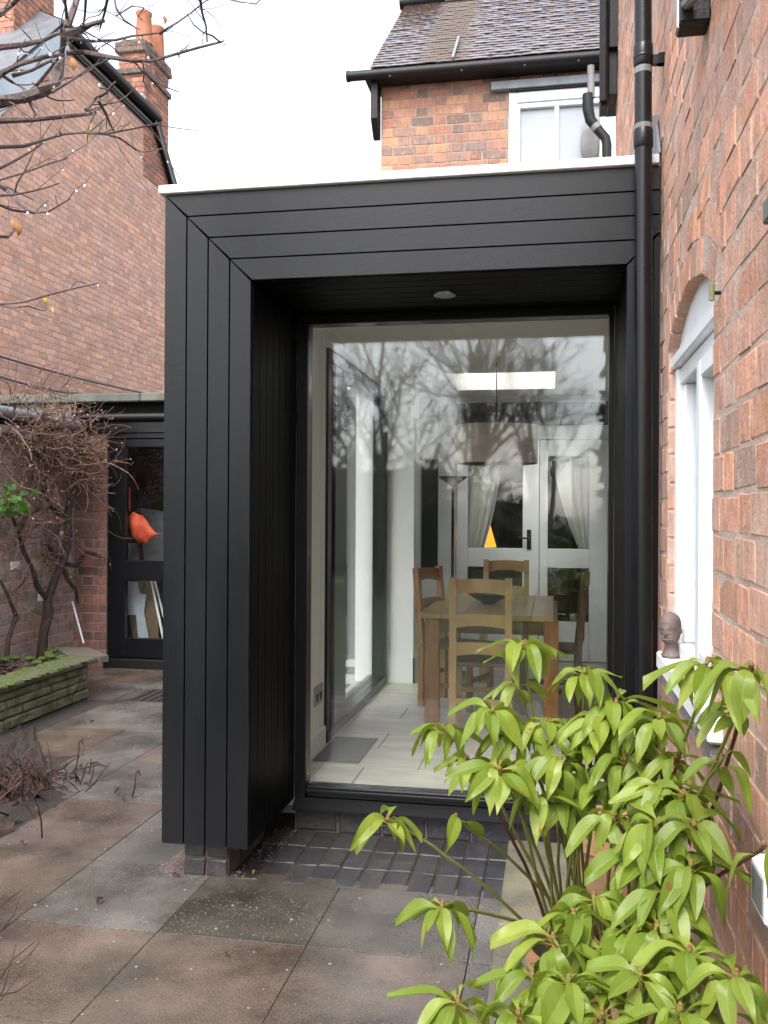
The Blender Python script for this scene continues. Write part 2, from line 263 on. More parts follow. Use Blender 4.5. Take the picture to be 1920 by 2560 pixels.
# ------------------------------------------------------------------ mesh helpers
class MB:
    def __init__(s): s.v = []; s.f = []; s.att = {}
    def add(s, vs, fs):
        o = len(s.v); s.v += [tuple(p) for p in vs]; s.f += [tuple(i + o for i in f) for f in fs]; return s
    def box(s, x0, y0, z0, x1, y1, z1, mt=None):
        vs = [Vector((x, y, z)) for z in (z0, z1) for y in (y0, y1) for x in (x0, x1)]
        if mt: vs = [mt @ v for v in vs]
        return s.add(vs, [(0, 2, 3, 1), (4, 5, 7, 6), (0, 1, 5, 4), (2, 6, 7, 3), (0, 4, 6, 2), (1, 3, 7, 5)])
    def cbox(s, x0, y0, z0, x1, y1, z1, c=.004, mt=None):  # chamfered box: every edge softened
        vs = []; fs = []
        X = (x0, x1); Y = (y0, y1); Z = (z0, z1)
        idx = {}
        for i in (0, 1):
            for j in (0, 1):
                for k in (0, 1):
                    sx, sy, sz = 1 - 2 * i, 1 - 2 * j, 1 - 2 * k
                    p = Vector((X[i], Y[j], Z[k]))
                    for a, o in enumerate(((0, sy * c, sz * c), (sx * c, 0, sz * c), (sx * c, sy * c, 0))):
                        idx[i, j, k, a] = len(vs); q = p + Vector(o); vs.append(mt @ q if mt else q)
        for i in (0, 1):
            q = [idx[i, 0, 0, 0], idx[i, 1, 0, 0], idx[i, 1, 1, 0], idx[i, 0, 1, 0]]; fs.append(tuple(q if i else q[::-1]))
            q = [idx[0, i, 0, 1], idx[1, i, 0, 1], idx[1, i, 1, 1], idx[0, i, 1, 1]]; fs.append(tuple(q[::-1] if i else q))
            q = [idx[0, 0, i, 2], idx[1, 0, i, 2], idx[1, 1, i, 2], idx[0, 1, i, 2]]; fs.append(tuple(q if i else q[::-1]))
        for a in (0, 1):
            for b in (0, 1):
                fs.append((idx[a, b, 0, 0], idx[a, b, 1, 0], idx[a, b, 1, 1], idx[a, b, 0, 1]))
                fs.append((idx[a, 0, b, 0], idx[a, 1, b, 0], idx[a, 1, b, 2], idx[a, 0, b, 2]))
                fs.append((idx[0, a, b, 1], idx[1, a, b, 1], idx[1, a, b, 2], idx[0, a, b, 2]))
        for i in (0, 1):
            for j in (0, 1):
                for k in (0, 1): fs.append((idx[i, j, k, 0], idx[i, j, k, 1], idx[i, j, k, 2]))
        return s.add(vs, fs)
    def prism(s, poly, axis, a, b):
        n = len(poly)
        def P(p, t): return {'X': (t, p[0], p[1]), 'Y': (p[0], t, p[1]), 'Z': (p[0], p[1], t)}[axis]
        vs = [P(p, a) for p in poly] + [P(p, b) for p in poly]
        return s.add(vs, [tuple(range(n))[::-1], tuple(range(n, 2 * n))] + [(i, (i + 1) % n, n + (i + 1) % n, n + i) for i in range(n)])
    def tube(s, pts, rs, n=6, cap=True):
        pts = [Vector(p) for p in pts]
        if not hasattr(rs, '__len__'): rs = [rs] * len(pts)
        vs = []; fs = []; up = Vector((.31, .17, .93)); u = None
        for i, p in enumerate(pts):
            t = (pts[min(i + 1, len(pts) - 1)] - pts[max(i - 1, 0)])
            t = t.normalized() if t.length > 1e-9 else Vector((0, 0, 1))
            if u is None:
                u = t.cross(up)
                if u.length < .05: u = t.cross(Vector((1, 0, 0)))
            u = (u - t * u.dot(t)).normalized(); w = t.cross(u)
            for k in range(n):
                a = 2 * math.pi * k / n; vs.append(p + (u * math.cos(a) + w * math.sin(a)) * rs[i])
        for i in range(len(pts) - 1):
            for k in range(n): fs.append((i * n + k, i * n + (k + 1) % n, (i + 1) * n + (k + 1) % n, (i + 1) * n + k))
        if cap and n > 2: fs += [tuple(range(n))[::-1], tuple(range((len(pts) - 1) * n, len(pts) * n))]
        return s.add(vs, fs)
    def lathe(s, prof, c, n=20, axis='Z'):
        vs = []; fs = []
        for r, z in prof:
            for k in range(n):
                a = 2 * math.pi * k / n; x, y = r * math.cos(a), r * math.sin(a)
                vs.append(Vector(c) + (Vector((x, y, z)) if axis == 'Z' else Vector((x, z, y)) if axis == 'Y' else Vector((z, x, y))))
        for i in range(len(prof) - 1):
            for k in range(n): fs.append((i * n + k, i * n + (k + 1) % n, (i + 1) * n + (k + 1) % n, (i + 1) * n + k))
        fs += [tuple(range(n))[::-1], tuple(range((len(prof) - 1) * n, len(prof) * n))]
        return s.add(vs, fs)
    def ball(s, c, r, n=6, sq=(1, 1, 1)):
        prof = [(max(.02, math.sin(math.pi * i / n)) * r, -math.cos(math.pi * i / n) * r) for i in range(n + 1)]
        o = len(s.v); s.lathe(prof, (0, 0, 0), n + 2)
        s.v[o:] = [(c[0] + p[0] * sq[0], c[1] + p[1] * sq[1], c[2] + p[2] * sq[2]) for p in s.v[o:]]; return s
    def mesh(s, name, smooth=False):
        me = bpy.data.meshes.new(name); me.from_pydata(s.v, [], s.f); me.validate()
        for k, vals in s.att.items():
            a = me.attributes.new(k, 'FLOAT', 'POINT')
            if len(vals) == len(me.vertices): a.data.foreach_set('value', vals)
        if smooth: me.polygons.foreach_set('use_smooth', [True] * len(me.polygons))
        return me
PW = {}
def place(o, world, parent=None):
    COL.objects.link(o); o.matrix_basis = world
    if parent is not None:
        o.parent = parent; o.matrix_parent_inverse = PW[parent.name].inverted()
    PW[o.name] = world; return o
def tag(o, label=None, cat=None, group=None, kind=None):
    if label: o['label'] = label
    if cat: o['category'] = cat
    if group: o['group'] = group
    if kind: o['kind'] = kind
    return o
def empty(name, loc, label, cat, group=None):
    o = bpy.data.objects.new(name, None); o.empty_display_size = .1; place(o, Matrix.Translation(Vector(loc))); return tag(o, label, cat, group)
def obj(name, mb, mat, parent=None, smooth=False, kind=None):
    if mb.v:
        xs, ys, zs = zip(*mb.v); c = Vector(((min(xs) + max(xs)) / 2, (min(ys) + max(ys)) / 2, min(zs)))
        mb.v = [(p[0] - c.x, p[1] - c.y, p[2] - c.z) for p in mb.v]
    else: c = Vector()
    me = mb.mesh(name, smooth); me.materials.append(mat)
    if smooth:
        try: me.set_sharp_from_angle(angle=rad(40))
        except Exception: pass
    o = bpy.data.objects.new(name, me); place(o, Matrix.Translation(c), parent)
    if kind: o['kind'] = kind
    return o
def inst(name, me, world, parent):
    return place(bpy.data.objects.new(name, me), world, parent)

# ------------------------------------------------------------------ brickwork: the 300 bricks that show largest are parts, the rest one joined part
def unit_brick(ln, ht, dp, seed):
    r = random.Random(seed); c = .0045; j = lambda: r.uniform(-.004, .004)
    cx, cz = c / ln, c / ht; v = []
    for x, z in ((-.5, -.5), (.5, -.5), (.5, .5), (-.5, .5)):
        v.append((x - math.copysign(cx, x) + j() / ln, -.5 + r.uniform(-.0015, .0015) / dp, z - math.copysign(cz, z) + j() / ht))
    for x, z in ((-.5, -.5), (.5, -.5), (.5, .5), (-.5, .5)): v.append((x + j() / ln, -.5 + c / dp, z + j() / ht))
    for x, z in ((-.5, -.5), (.5, -.5), (.5, .5), (-.5, .5)): v.append((x, .5, z))
    f = [(0, 1, 2, 3)]
    for k in range(4):
        n = (k + 1) % 4; f += [(4 + k, 4 + n, n, k), (8 + k, 8 + n, 4 + n, 4 + k)]
    return v, f
def brick_rows(z0, z1, course, allowed, ln, hd, joint, bond, phase=0.0):
    out = []; row = 0; z = z0
    while z < z1 - .02:
        zc = z + course / 2
        for ua, ub in allowed(zc):
            u = math.floor((ua - 3) / (ln + hd)) * (ln + hd) + phase; k = 0
            if bond == 'stretcher': u += (row % 2) * ln / 2
            elif bond == 'english': u += (row % 2) * hd / 2
            else: u += (row % 2) * (ln + hd) / 2
            while u < ub:
                w = {'stretcher': ln, 'english': (ln if row % 3 else hd), 'flemish': (ln if k % 2 == 0 else hd)}[bond]
                a, b = max(u + joint / 2, ua + .002), min(u + w - joint / 2, ub - .002)
                if b - a > .03: out.append(((a + b) / 2, zc, b - a, course - joint))
                u += w; k += 1
        z += course; row += 1
    return out
def lay_bricks(parent, bricks, world_of, mat, depth=.06, limit=300, wob=.003, name='brick', count=True):
    """bricks: (u, z, width, height); world_of(u, z) gives the frame (U right, N into the wall, V up) at the face."""
    rr = random.Random(hash(parent.name) % 1000 if False else len(parent.name) * 31 + len(bricks))
    sc = []
    for b in bricks:
        m = world_of(b[0], b[1]); p = proj(m.translation); s = 0
        if p and -40 < p[0] < 1960 and -40 < p[1] < 2600:
            d = m.translation - CO; s = (b[2] * b[3]) * abs(d.normalized().dot(m.col[1].to_3d().normalized())) / p[2] ** 2
        sc.append(s)
    order = sorted(range(len(bricks)), key=lambda i: -sc[i])
    def world(i):
        u, z, w, h = bricks[i]; m = world_of(u, z)
        t = Matrix.Translation((rr.uniform(-.002, .002), depth / 2 + rr.uniform(-wob, wob), rr.uniform(-.002, .002))) @ Matrix.Rotation(rr.uniform(-.006, .006), 4, 'Y') @ Matrix.Rotation(rr.uniform(-.008, .008), 4, 'Z')
        return m @ t @ Matrix.Diagonal((w, depth, h, 1))
    protos = {}
    def proto(w, h):
        key = (round(w, 1), rr.randrange(4))
        if key not in protos:
            v, f = unit_brick(max(w, .05), h, depth, len(protos) * 7 + 3); mb = MB(); mb.add(v, f)
            protos[key] = mb.mesh(name); protos[key].materials.append(mat)
        return protos[key]
    rest = MB(); rest.att['rnd'] = []; n = 0
    for rank, i in enumerate(order):
        if sc[i] > 0 and rank < limit:
            inst(name, proto(bricks[i][2], bricks[i][3]), world(i), parent); n += 1
        else:
            v, f = unit_brick(max(bricks[i][2], .05), bricks[i][3], depth, i); m = world(i)
            rest.add([m @ Vector(p) for p in v], f); rest.att['rnd'] += [rr.uniform(.01, .999)] * len(v)
    if rest.v: obj('far_brickwork' if name == 'brick' else name + '_rest', rest, mat, parent, kind='stuff')
    return n
def frame_X(x, sign=1):   # a wall in the plane X = x whose face looks towards -X (sign 1) or +X (sign -1); u runs along Y
    def f(u, z):
        return Matrix(((0, sign, 0, x), (-sign, 0, 0, u), (0, 0, 1, z), (0, 0, 0, 1)))
    return f
def frame_Y(y):           # face looks towards -Y; u runs along X
    def f(u, z): return Matrix(((1, 0, 0, u), (0, 1, 0, y), (0, 0, 1, z), (0, 0, 0, 1)))
    return f

# ================================================================== GROUND
g = obj('ground', MB().box(-400, -400, -.5, 400, 400, -.06), EARTH, kind='structure')
lawn = obj('lawn', MB().box(-9, -20, -.056, 6, 1.2, -.03), LAWN, kind='structure')
pav = obj('paving', MB().box(-4.85, 1.2, -.056, .43, 9.2, -.0045), BED, kind='structure')
xs = [-4.82, -4.22, -3.64, -3.05 - .01, -2.64, -2.055, -1.47, -.885, -.29, .405]
ys = [1.21, 1.99, 2.62, 3.25, 3.87, 4.68, 5.46, 6.2, 7.15, 7.9, 8.66]
slab_protos = {}
def slab_kind(x, y):
    if -.0 > x > -1.47 and 3.25 < y: return SLAB_DARK
    if y < 3.25: return SLAB_GREY if x > -.3 else SLAB_BROWN
    if x < -2.055 and y < 5: return SLAB_BROWN
    if -2.055 < x < -1.4 and y < 5: return SLAB_GREY
    return SLAB_BROWN if (int(x * 3.1 + 50) + int(y * 1.7)) % 3 == 0 else SLAB_GREY
def slab(x0, y0, x1, y1):
    j = .0045; w, h = x1 - x0 - j, y1 - y0 - j
    km = slab_kind((x0 + x1) / 2, (y0 + y1) / 2); key = (round(w, 2), round(h, 2), km.name)
    if key not in slab_protos:
        slab_protos[key] = MB().cbox(-w / 2, -h / 2, -.035, w / 2, h / 2, 0, .0006).mesh('paving_slab'); slab_protos[key].materials.append(km)
    inst('paving_slab', slab_protos[key], Matrix.Translation(((x0 + x1) / 2, (y0 + y1) / 2, R.uniform(-.0012, .0012))) @ Matrix.Rotation(R.uniform(-.0025, .0025), 4, 'X') @ Matrix.Rotation(R.uniform(-.0025, .0025), 4, 'Y'), pav)
for i in range(len(xs) - 1):
    for k in range(len(ys) - 1):
        x0, x1, y0, y1 = xs[i], xs[i + 1], ys[k], ys[k + 1]
        if x0 >= -1.5 and y0 > 3.8: continue                      # under the extension
        if x1 <= -2.6 and 3.8 < y0 < 4.6 and x1 <= -2.63: continue  # planting bed
        if x1 <= -2.6 and y0 < 3.8: continue
        if x1 <= -3.0 and y0 < 5.4: continue
        if x1 <= -3.6 and y0 < 7.1: continue
        if abs(x0 + 3.06) < .02 and abs(y0 - 7.15) < .02:
            slab(x0, y0 + .55, x1, y1); continue
        if abs(x0 + 3.64) < .02 and abs(y0 - 7.15) < .02:
            slab(x0, y0 + .55, x1, y1); slab(x0, y0, -3.53, y0 + .55); continue
        if x0 > -.3: y1 = min(y1, 3.87)
        slab(x0, y0, x1, y1)
for y0, y1 in ((3.865, 4.02),): slab(-1.99 + .52 - .0, 3.66, -1.4, 3.78) if False else None
# engineering brick pavers in front of the glass
pv = []
for r_ in range(3):
    for c_ in range(11): pv.append((-1.36 + c_ * .1075 + .1075 / 2, 3.79 + r_ * .215 + .1075, .098, .205))
pm = [MB().add(*unit_brick(.098, .205, .05, s)).mesh('paving_brick') for s in range(4)]
for m_ in pm: m_.materials.append(BR_ENG)
bedm = obj('paver_bedding', MB().box(-1.46, 3.775, -.03, -.17, 4.44, -.006), MORTAR_G, pav)
for u, y, w, h in pv:
    inst('paving_brick', R.choice(pm), Matrix.Translation((u, y, .001 + R.uniform(-.002, .003) - .025)) @ Matrix.Rotation(R.uniform(-.01, .01), 4, 'Z') @ Matrix.Rotation(-math.pi / 2, 4, 'X') @ Matrix.Diagonal((w, .05, h, 1)), pav)
# lichened concrete strip beside the house
for y0, y1 in ((1.25, 1.95), (1.95, 2.75), (2.75, 3.5), (3.5, 4.42)):
    m_ = MB().cbox(-.20, y0 + .004, -.02, .40, y1 - .004, .035, .008); obj('edging_slab', m_, STRIP, pav)
# soil beds
sb = MB()
nx, ny = 26, 26
for a in range(nx + 1):
    for b in range(ny + 1):
        x = -6 + a / nx * 3.36; y = 1.3 + b / ny * 3.42
        e = min(1, (-2.64 - x) / .15); sb.v.append((x, y, -.012 + max(0, e) * (.035 + R.uniform(-.02, .03))))
for a in range(nx):
    for b in range(ny): sb.f.append((a * (ny + 1) + b, (a + 1) * (ny + 1) + b, (a + 1) * (ny + 1) + b + 1, a * (ny + 1) + b + 1))
obj('planting_bed', sb, SOIL, kind='structure')
sb = MB()
for a in range(20):
    for b in range(16):
        y = 4.6 + b / 15 * 1.5; x1 = -2.7 - max(0, (y - 4.7)) * .72; x = -4.0 + (x1 + 4.0) * a / 19
        sb.v.append((x, y, -.012 + (.03 if 0 < a < 19 else 0) * R.uniform(.3, 1.3)))
for a in range(19):
    for b in range(15): sb.f.append((a * 16 + b, (a + 1) * 16 + b, (a + 1) * 16 + b + 1, a * 16 + b + 1))
obj('planting_bed', sb, SOIL, kind='structure')
# drain cover
dc = empty('drain_cover', (-3.26, 7.42, 0), 'dark recessed inspection cover set in the wet paving by the black shed door', 'drain cover')
obj('tray', MB().box(-3.525, 7.16, -.03, -3.06, 7.695, -.012), IRON, dc)
m_ = MB()
for k in range(6): m_.box(-3.50 + k * .075, 7.19, -.012, -3.47 + k * .075, 7.66, -.004)
obj('grating', m_, IRON, dc)

# ================================================================== EXTENSION
XL, XR, Y0, ZB, ZT = -1.66, .407, 3.72, .16, 2.967
ext = empty('garden_room', (-.63, 4.5, 0), 'single storey black clad box extension with one large picture window', 'extension')
bx = [XL + .0975 * i for i in range(5)]; bz = [ZT - .0958 * i for i in range(5)]
gp = .0035
def fboard(poly): obj('cladding_board', MB().prism(poly, 'Y', Y0, Y0 + .02), CLAD, ext)
for i in range(4):
    a = gp if i else 0
    bot = ZB + (.0 if i < 3 else -.002)
    fboard([(bx[i] + a, bot), (bx[i + 1] - gp, bot), (bx[i + 1] - gp, bz[i + 1] - gp * 1.2), (bx[i] + a, bz[i] - gp * 1.2 - a)])
rx = [.282 + .097 * k for k in range(5)]     # right hand jamb boards run on behind the brick wall
for i in range(4):
    r_end = {0: XR, 1: XR, 2: XR, 3: .282}[i]
    top, bot = bz[i] - (gp if i else 0), bz[i + 1] + gp
    if i == 3: fboard([(bx[4] + gp, bot), (.282 - gp, bot), (.282 + .093, top), (bx[3] + gp * 1.5, top)])
    elif i == 2: fboard([(bx[3] + gp, bot), (.379 - gp, bot), (XR, bot + .03), (XR, top), (bx[2] + gp * 1.5, top)])
    else: fboard([(bx[i + 1] + gp, bot), (XR, bot), (XR, top), (bx[i] + (gp * 1.5 if i else .001), top)])
fboard([(.282, ZB), (.379 - gp, ZB), (.379 - gp, bz[3] - gp * 1.5), (.282, bz[4] - gp * 1.5)])
fboard([(.379 + gp, ZB), (XR, ZB), (XR, bz[3] + .02), (.379 + gp, bz[3] - gp)])
# carcass behind the boards
m_ = MB().box(XL + .01, Y0 + .022, ZB + .01, bx[4] - .012, 4.425, ZT - .01); m_.box(XL + .01, 4.426, ZB + .01, -1.41, 5.3, ZT - .01); m_.box(.294, Y0 + .022, ZB + .01, XR, 4.44, 2.57)
m_.box(bx[4] - .012, Y0 + .022, bz[4] + .012, XR, 4.495, ZT - .01)
obj('carcass', m_, BLACK, ext)
# side return boards (outer left flank)
for k in range(7):
    obj('cladding_board', MB().box(XL - .012, Y0 + .022 + k * .19, ZB, XL + .008, Y0 + .022 + k * .19 + .184, ZT - .002), CLAD, ext)
# lining boards of the recess
nl = 7; yl = [Y0 + .022 + (4.42 - Y0 - .022) * k / nl for k in range(nl + 1)]
for k in range(nl):
    a, b = yl[k] + (.003 if k else 0), yl[k + 1] - .003
    obj('lining_board', MB().cbox(bx[4] - .010, a, ZB + .003, bx[4] + .001, b, bz[4] - .003, .002), CLAD_IN, ext)
    obj('lining_board', MB().cbox(.281, a, ZB + .003, .292, b, bz[4] - .003, .002), CLAD_IN, ext)
    obj('soffit_board', MB().cbox(bx[4] + .002, a, bz[4] - .001, .28, b, bz[4] + .010, .002), CLAD_IN, ext)
sp = empty('soffit_spotlight', (-.485, 4.075, 2.575), 'small round recessed spotlight in the dark soffit above the glass', 'spotlight')
obj('bezel', MB().lathe([(.036, -.008), (.05, -.008), (.052, 0), (.05, .004), (.03, .004)], (-.485, 4.075, 2.5795), 20), STEEL, sp, True)
obj('bulb', MB().lathe([(.001, -.002), (.03, -.003), (.034, .003), (.001, .004)], (-.485, 4.075, 2.5775), 16), PLAST, sp, True)
# plinth pier and base course
pl = obj('plinth', MB().box(-1.592, 3.812, -.02, -1.39, 4.40, ZB + .008), MORTAR_G, ext)
for z in (.035, .118):
    for x in (-1.543, -1.439):
        o = MB().add(*unit_brick(.095, .066, .1, R.randrange(99))); mm = o.mesh('brick'); mm.materials.append(BR_ENG)
        inst('brick', mm, Matrix.Translation((x, 3.85, z)) @ Matrix.Diagonal((.094, .1, .072, 1)), pl)
m_ = MB()
for k in range(6):
    o = MB().add(*unit_brick(.095, .066, .1, k)); mm = o.mesh('brick'); mm.materials.append(BR_ENG)
    for z in (.035, .118): inst('brick', mm, Matrix.Translation((-1.395 - .045, 3.95 + k * .1, z)) @ Matrix.Rotation(math.pi / 2, 4, 'Z') @ Matrix.Diagonal((.094, .1, .072, 1)), pl)
sc_ = obj('sill_course', MB().box(-1.27, 4.445, -.02, .40, 4.52, .128), MORTAR_G, ext)
for k in range(8):
    o = MB().add(*unit_brick(.21, .11, .04, k + 50)); mm = o.mesh('brick'); mm.materials.append(BR_ENG)
    inst('brick', mm, Matrix.Translation((-1.16 + k * .222, 4.455, .06)) @ Matrix.Diagonal((.21, .04, .112, 1)), sc_)
# window frame: outer frame, sill with drip, bottom rail
YF = 4.42
wf = obj('window_frame', MB().cbox(-1.268, YF, .128, -1.212, 4.52, 2.583, .004), FRAME, ext)
obj('jamb', MB().cbox(.2565, YF, .128, .280, 4.52, 2.583, .004), FRAME, wf)
obj('head', MB().cbox(-1.21, YF, 2.537, .2555, 4.52, 2.583, .004), FRAME, wf)
m_ = MB().cbox(-1.21, YF + .012, .17, .2555, 4.52, .225, .005); m_.cbox(-1.21, YF - .004, .195, .2555, YF + .0115, .212, .003)
obj('bottom_rail', m_, FRAME, wf)
obj('window_sill', MB().add([(-1.268, 4.375, .117), (.28, 4.375, .117), (.28, 4.375, .127), (-1.268, 4.375, .127), (-1.268, 4.52, .127), (.28, 4.52, .127), (.28, 4.43, .168), (-1.268, 4.43, .168), (-1.268, 4.52, .168), (.28, 4.52, .168)],
    [(0, 1, 2, 3), (3, 2, 6, 7), (7, 6, 9, 8), (0, 4, 5, 1), (4, 8, 9, 5), (0, 3, 7, 8, 4), (1, 5, 9, 6, 2)]), FRAME, ext)
obj('glass_pane', MB().box(-1.2115, 4.46, .2255, .2562, 4.466, 2.5368), GLASS, ext)
obj('glass_pane', MB().box(-1.2115, 4.486, .2255, .2562, 4.492, 2.5368), GLASS, ext)
# white roof trim and flat roof with a rooflight opening
obj('roof_trim', MB().cbox(-1.685, 3.698, ZT + .003, .400, 3.76, 3.006, .003), CAPW, ext)
obj('roof_trim', MB().cbox(-1.685, 3.762, ZT + .003, -1.62, 8.98, 3.006, .003), CAPW, ext)
RX0, RX1, RY0, RY1 = -.87, .01, 7.35, 8.35
ZC = 2.72
m_ = MB().box(-1.62, 3.77, 2.95, .40, RY0, 2.99); m_.box(-1.62, RY1, 2.95, .9, 9.0, 2.99); m_.box(-1.62, RY0, 2.95, RX0, RY1, 2.99); m_.box(RX1, RY0, 2.95, .9, RY1, 2.99); m_.box(.40, 6.52, 2.95, .9, RY0, 2.99)
obj('flat_roof', m_, ROOFF, ext)
m_ = MB().box(-1.40, 4.60, ZC, .78, RY0, ZC + .03); m_.box(-1.40, RY1, ZC, .78, 8.95, ZC + .03); m_.box(-1.40, RY0, ZC, RX0, RY1, ZC + .03); m_.box(RX1, RY0, ZC, .78, RY1, ZC + .03)
m_.box(RX0 - .02, RY0, ZC + .03, RX0, RY1, 3.05); m_.box(RX1, RY0, ZC + .03, RX1 + .02, RY1, 3.05); m_.box(RX0, RY0 - .02, ZC + .03, RX1, RY0, 3.05); m_.box(RX0, RY1, ZC + .03, RX1, RY1 + .02, 3.05)
obj('ceiling', m_, PLASTER, ext)
rl = obj('rooflight', MB().box((RX0 + RX1) / 2 - .02, RY0, 2.99, (RX0 + RX1) / 2 + .02, RY1, 3.06), WHITE, ext)
obj('glass_pane', MB().box(RX0 - .05, RY0 - .05, 3.062, RX1 + .05, RY1 + .05, 3.07), GLASS, rl)
m_ = MB().box(-1.36, 4.50, 2.545, .40, 4.62, ZC); m_.box(-1.405, 4.50, .10, -1.29, 4.525, ZC); obj('bulkhead', m_, PLASTER, ext)
# interior walls
obj('inner_wall', MB().box(-1.62, 5.3, .10, -1.365, 5.40, 2.95).box(-1.40, 4.53, .10, -1.365, 5.29, 2.95), PLASTER, ext)
obj('skirting', MB().box(-1.364, 4.53, .19, -1.35, 5.39, .30), COLW, ext)
obj('inner_wall', MB().box(-1.62, 7.45, .10, -1.13, 7.75, 2.95), COLW, ext)
obj('skirting', MB().box(-1.35, 7.434, .19, -1.115, 7.449, .40).box(-1.129, 7.434, .19, -1.115, 7.75, .40), COLW, ext)
obj('inner_wall', MB().box(-1.62, 7.76, .10, -1.40, 8.95, 2.95), COLW, ext)
obj('inner_wall', MB().box(.66, 6.4, .10, .78, 8.95, 2.95), COLW, ext)
# side sliding glazing on the left
sg = obj('sliding_window', MB().box(-1.50, 5.405, .19, -1.345, 7.445, .25), FRAME, ext)
for y0, y1, z0, z1 in ((5.405, 5.50, .25, 2.52), (5.60, 5.92, .25, 2.52), (7.36, 7.445, .25, 2.52)): obj('stile', MB().cbox(-1.46, y0, z0, -1.35, y1, z1, .004), FRAME, sg)
obj('head', MB().box(-1.50, 5.405, 2.525, -1.345, 7.445, 2.60), FRAME, sg)
obj('glass_pane', MB().box(-1.41, 5.501, .251, -1.404, 5.599, 2.524), GLASS, sg); obj('glass_pane', MB().box(-1.41, 5.921, .251, -1.404, 7.359, 2.524), GLASS, sg)
obj('lintel', MB().box(-1.62, 5.405, 2.605, -1.365, 7.445, 2.95), PLASTER, ext)
# floor
fl = obj('floor', MB().box(-1.62, 4.53, .05, .66, 8.9, .182), GROUT, kind='structure')
tp = MB().cbox(-.2975, -.1975, -.008, .2975, .1975, 0, .002).mesh('floor_tile'); tp.materials.append(TILE)
for k in range(11):
    for i in range(5):
        x = -1.62 + .3 + i * .6 - (k % 2) * .3; y = 4.74 + k * .4
        if -1.7 < x < .7 and y < 8.8: inst('floor_tile', tp, Matrix.Translation((x, y, .19)), fl)
mt = obj('floor_mat', MB().cbox(-1.33, 5.0, .191, -1.06, 5.55, .199, .003), GREYF); tag(mt, 'small flat grey rectangle on the pale stone floor just inside the glass', 'mat')  # thin plain grey rectangle lying on the floor tiles
so = empty('wall_socket', (-1.36, 5.24, .5), 'double steel power socket low on the inner left wall', 'socket')
obj('plate', MB().cbox(-1.3645, 5.15, .46, -1.356, 5.335, .575, .002), STEEL, so)
for y in (5.20, 5.285): obj('outlet', MB().box(-1.3555, y - .022, .485, -1.3525, y + .022, .53), FRAME, so)

# french doors and screen at the far end
YD = 8.8
fd = empty('french_doors', (-.2, YD, .19), 'white glazed double doors at the far end of the dining room', 'doors')
def slabY(m, x0, z0, x1, z1, y0=YD, y1=YD + .06): return m.cbox(x0, y0, z0, x1, y1, z1, .004)
m_ = MB()
slabY(m_, -1.40, .19, -1.27, 2.72, YD + .01, YD + .12); slabY(m_, -1.10, .19, -.93, 2.72, YD + .01, YD + .12); slabY(m_, .52, .19, .66, 2.72, YD + .01, YD + .12)
slabY(m_, -.929, 2.30, .519, 2.43, YD + .01, YD + .12); slabY(m_, -.929, 2.66, .519, 2.72, YD + .01, YD + .12); slabY(m_, -1.269, .19, -1.101, 1.0, YD + .01, YD + .12); slabY(m_, -1.269, 2.12, -1.101, 2.72, YD + .01, YD + .12)
obj('door_frame', m_, WHITE, fd)
obj('fanlight', MB().box(-.929, YD + .06, 2.431, .519, YD + .066, 2.659), DARKG, fd)
obj('side_light', MB().box(-1.269, YD + .06, 1.001, -1.101, YD + .066, 2.119), DARKG, fd)
def door(x0, x1, gl):
    m = MB(); s0, s1 = gl
    slabY(m, x0, .20, s0, 2.29); slabY(m, s1, .20, x1, 2.29); slabY(m, s0 + .0005, 2.14, s1 - .0005, 2.29); slabY(m, s0 + .0005, 1.08, s1 - .0005, 1.26); slabY(m, s0 + .0005, .20, s1 - .0005, .57)
    d = obj('door_leaf', m, WHITE, fd)
    obj('glass_pane', MB().box(s0, YD + .03, 1.261, s1, YD + .034, 2.139), GLASS1, d); obj('glass_pane', MB().box(s0, YD + .03, .571, s1, YD + .034, 1.079), GLASS1, d); return d
dl = door(-.92, -.132, (-.81, -.285)); door(-.126, .515, (-.05, .335))
obj('handle', MB().cbox(-.245, YD - .012, 1.25, -.205, YD - .001, 1.44, .003).tube([(-.225, YD - .02, 1.36), (-.225, YD - .045, 1.36), (-.32, YD - .045, 1.36)], .009, 6), METALD, dl)
# dim room beyond
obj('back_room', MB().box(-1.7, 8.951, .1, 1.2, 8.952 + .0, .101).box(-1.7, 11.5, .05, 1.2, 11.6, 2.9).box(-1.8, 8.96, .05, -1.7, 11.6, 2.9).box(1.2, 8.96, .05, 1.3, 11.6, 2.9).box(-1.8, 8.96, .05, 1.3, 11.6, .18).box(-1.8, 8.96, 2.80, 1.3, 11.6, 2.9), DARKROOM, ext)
def curtain(path, label):
    m = MB(); nz, nu = 14, 30
    for a in range(nz + 1):
        z = 2.12 - a / nz * .86
        x0, x1 = path(a / nz)
        for b in range(nu + 1):
            t = b / nu; m.v.append((x0 + (x1 - x0) * t, YD + .12 + .02 * math.sin(t * 26 + a * .12), z))
    for a in range(nz):
        for b in range(nu): i = a * (nu + 1) + b; m.f.append((i, i + nu + 1, i + nu + 2, i + 1))
    o = obj('curtain', m, CURT, smooth=True); tag(o, label, 'curtain', 'net curtains on the french doors')
curtain(lambda t: (-.83, -.50 - .16 * t ** 1.6), 'pale gathered curtain on the left glazed door, beside the orange lamp')
curtain(lambda t: (.0 + .24 * t ** 1.5, .36), 'pale gathered curtain on the right glazed door, drawn to the right')
tl = empty('table_lamp', (-.62, 9.9, 1.2), 'small lit orange lamp in the dark room behind the glazed door', 'lamp')
obj('lamp_shade', MB().lathe([(.14, 0), (.07, .25)], (-.74, 9.9, 1.23), 18), LAMPO, tl, True); obj('lamp_base', MB().lathe([(.10, 0), (.10, .02), (.02, .04), (.02, .06)], (-.74, 9.9, 1.17), 12), METALD, tl, True)
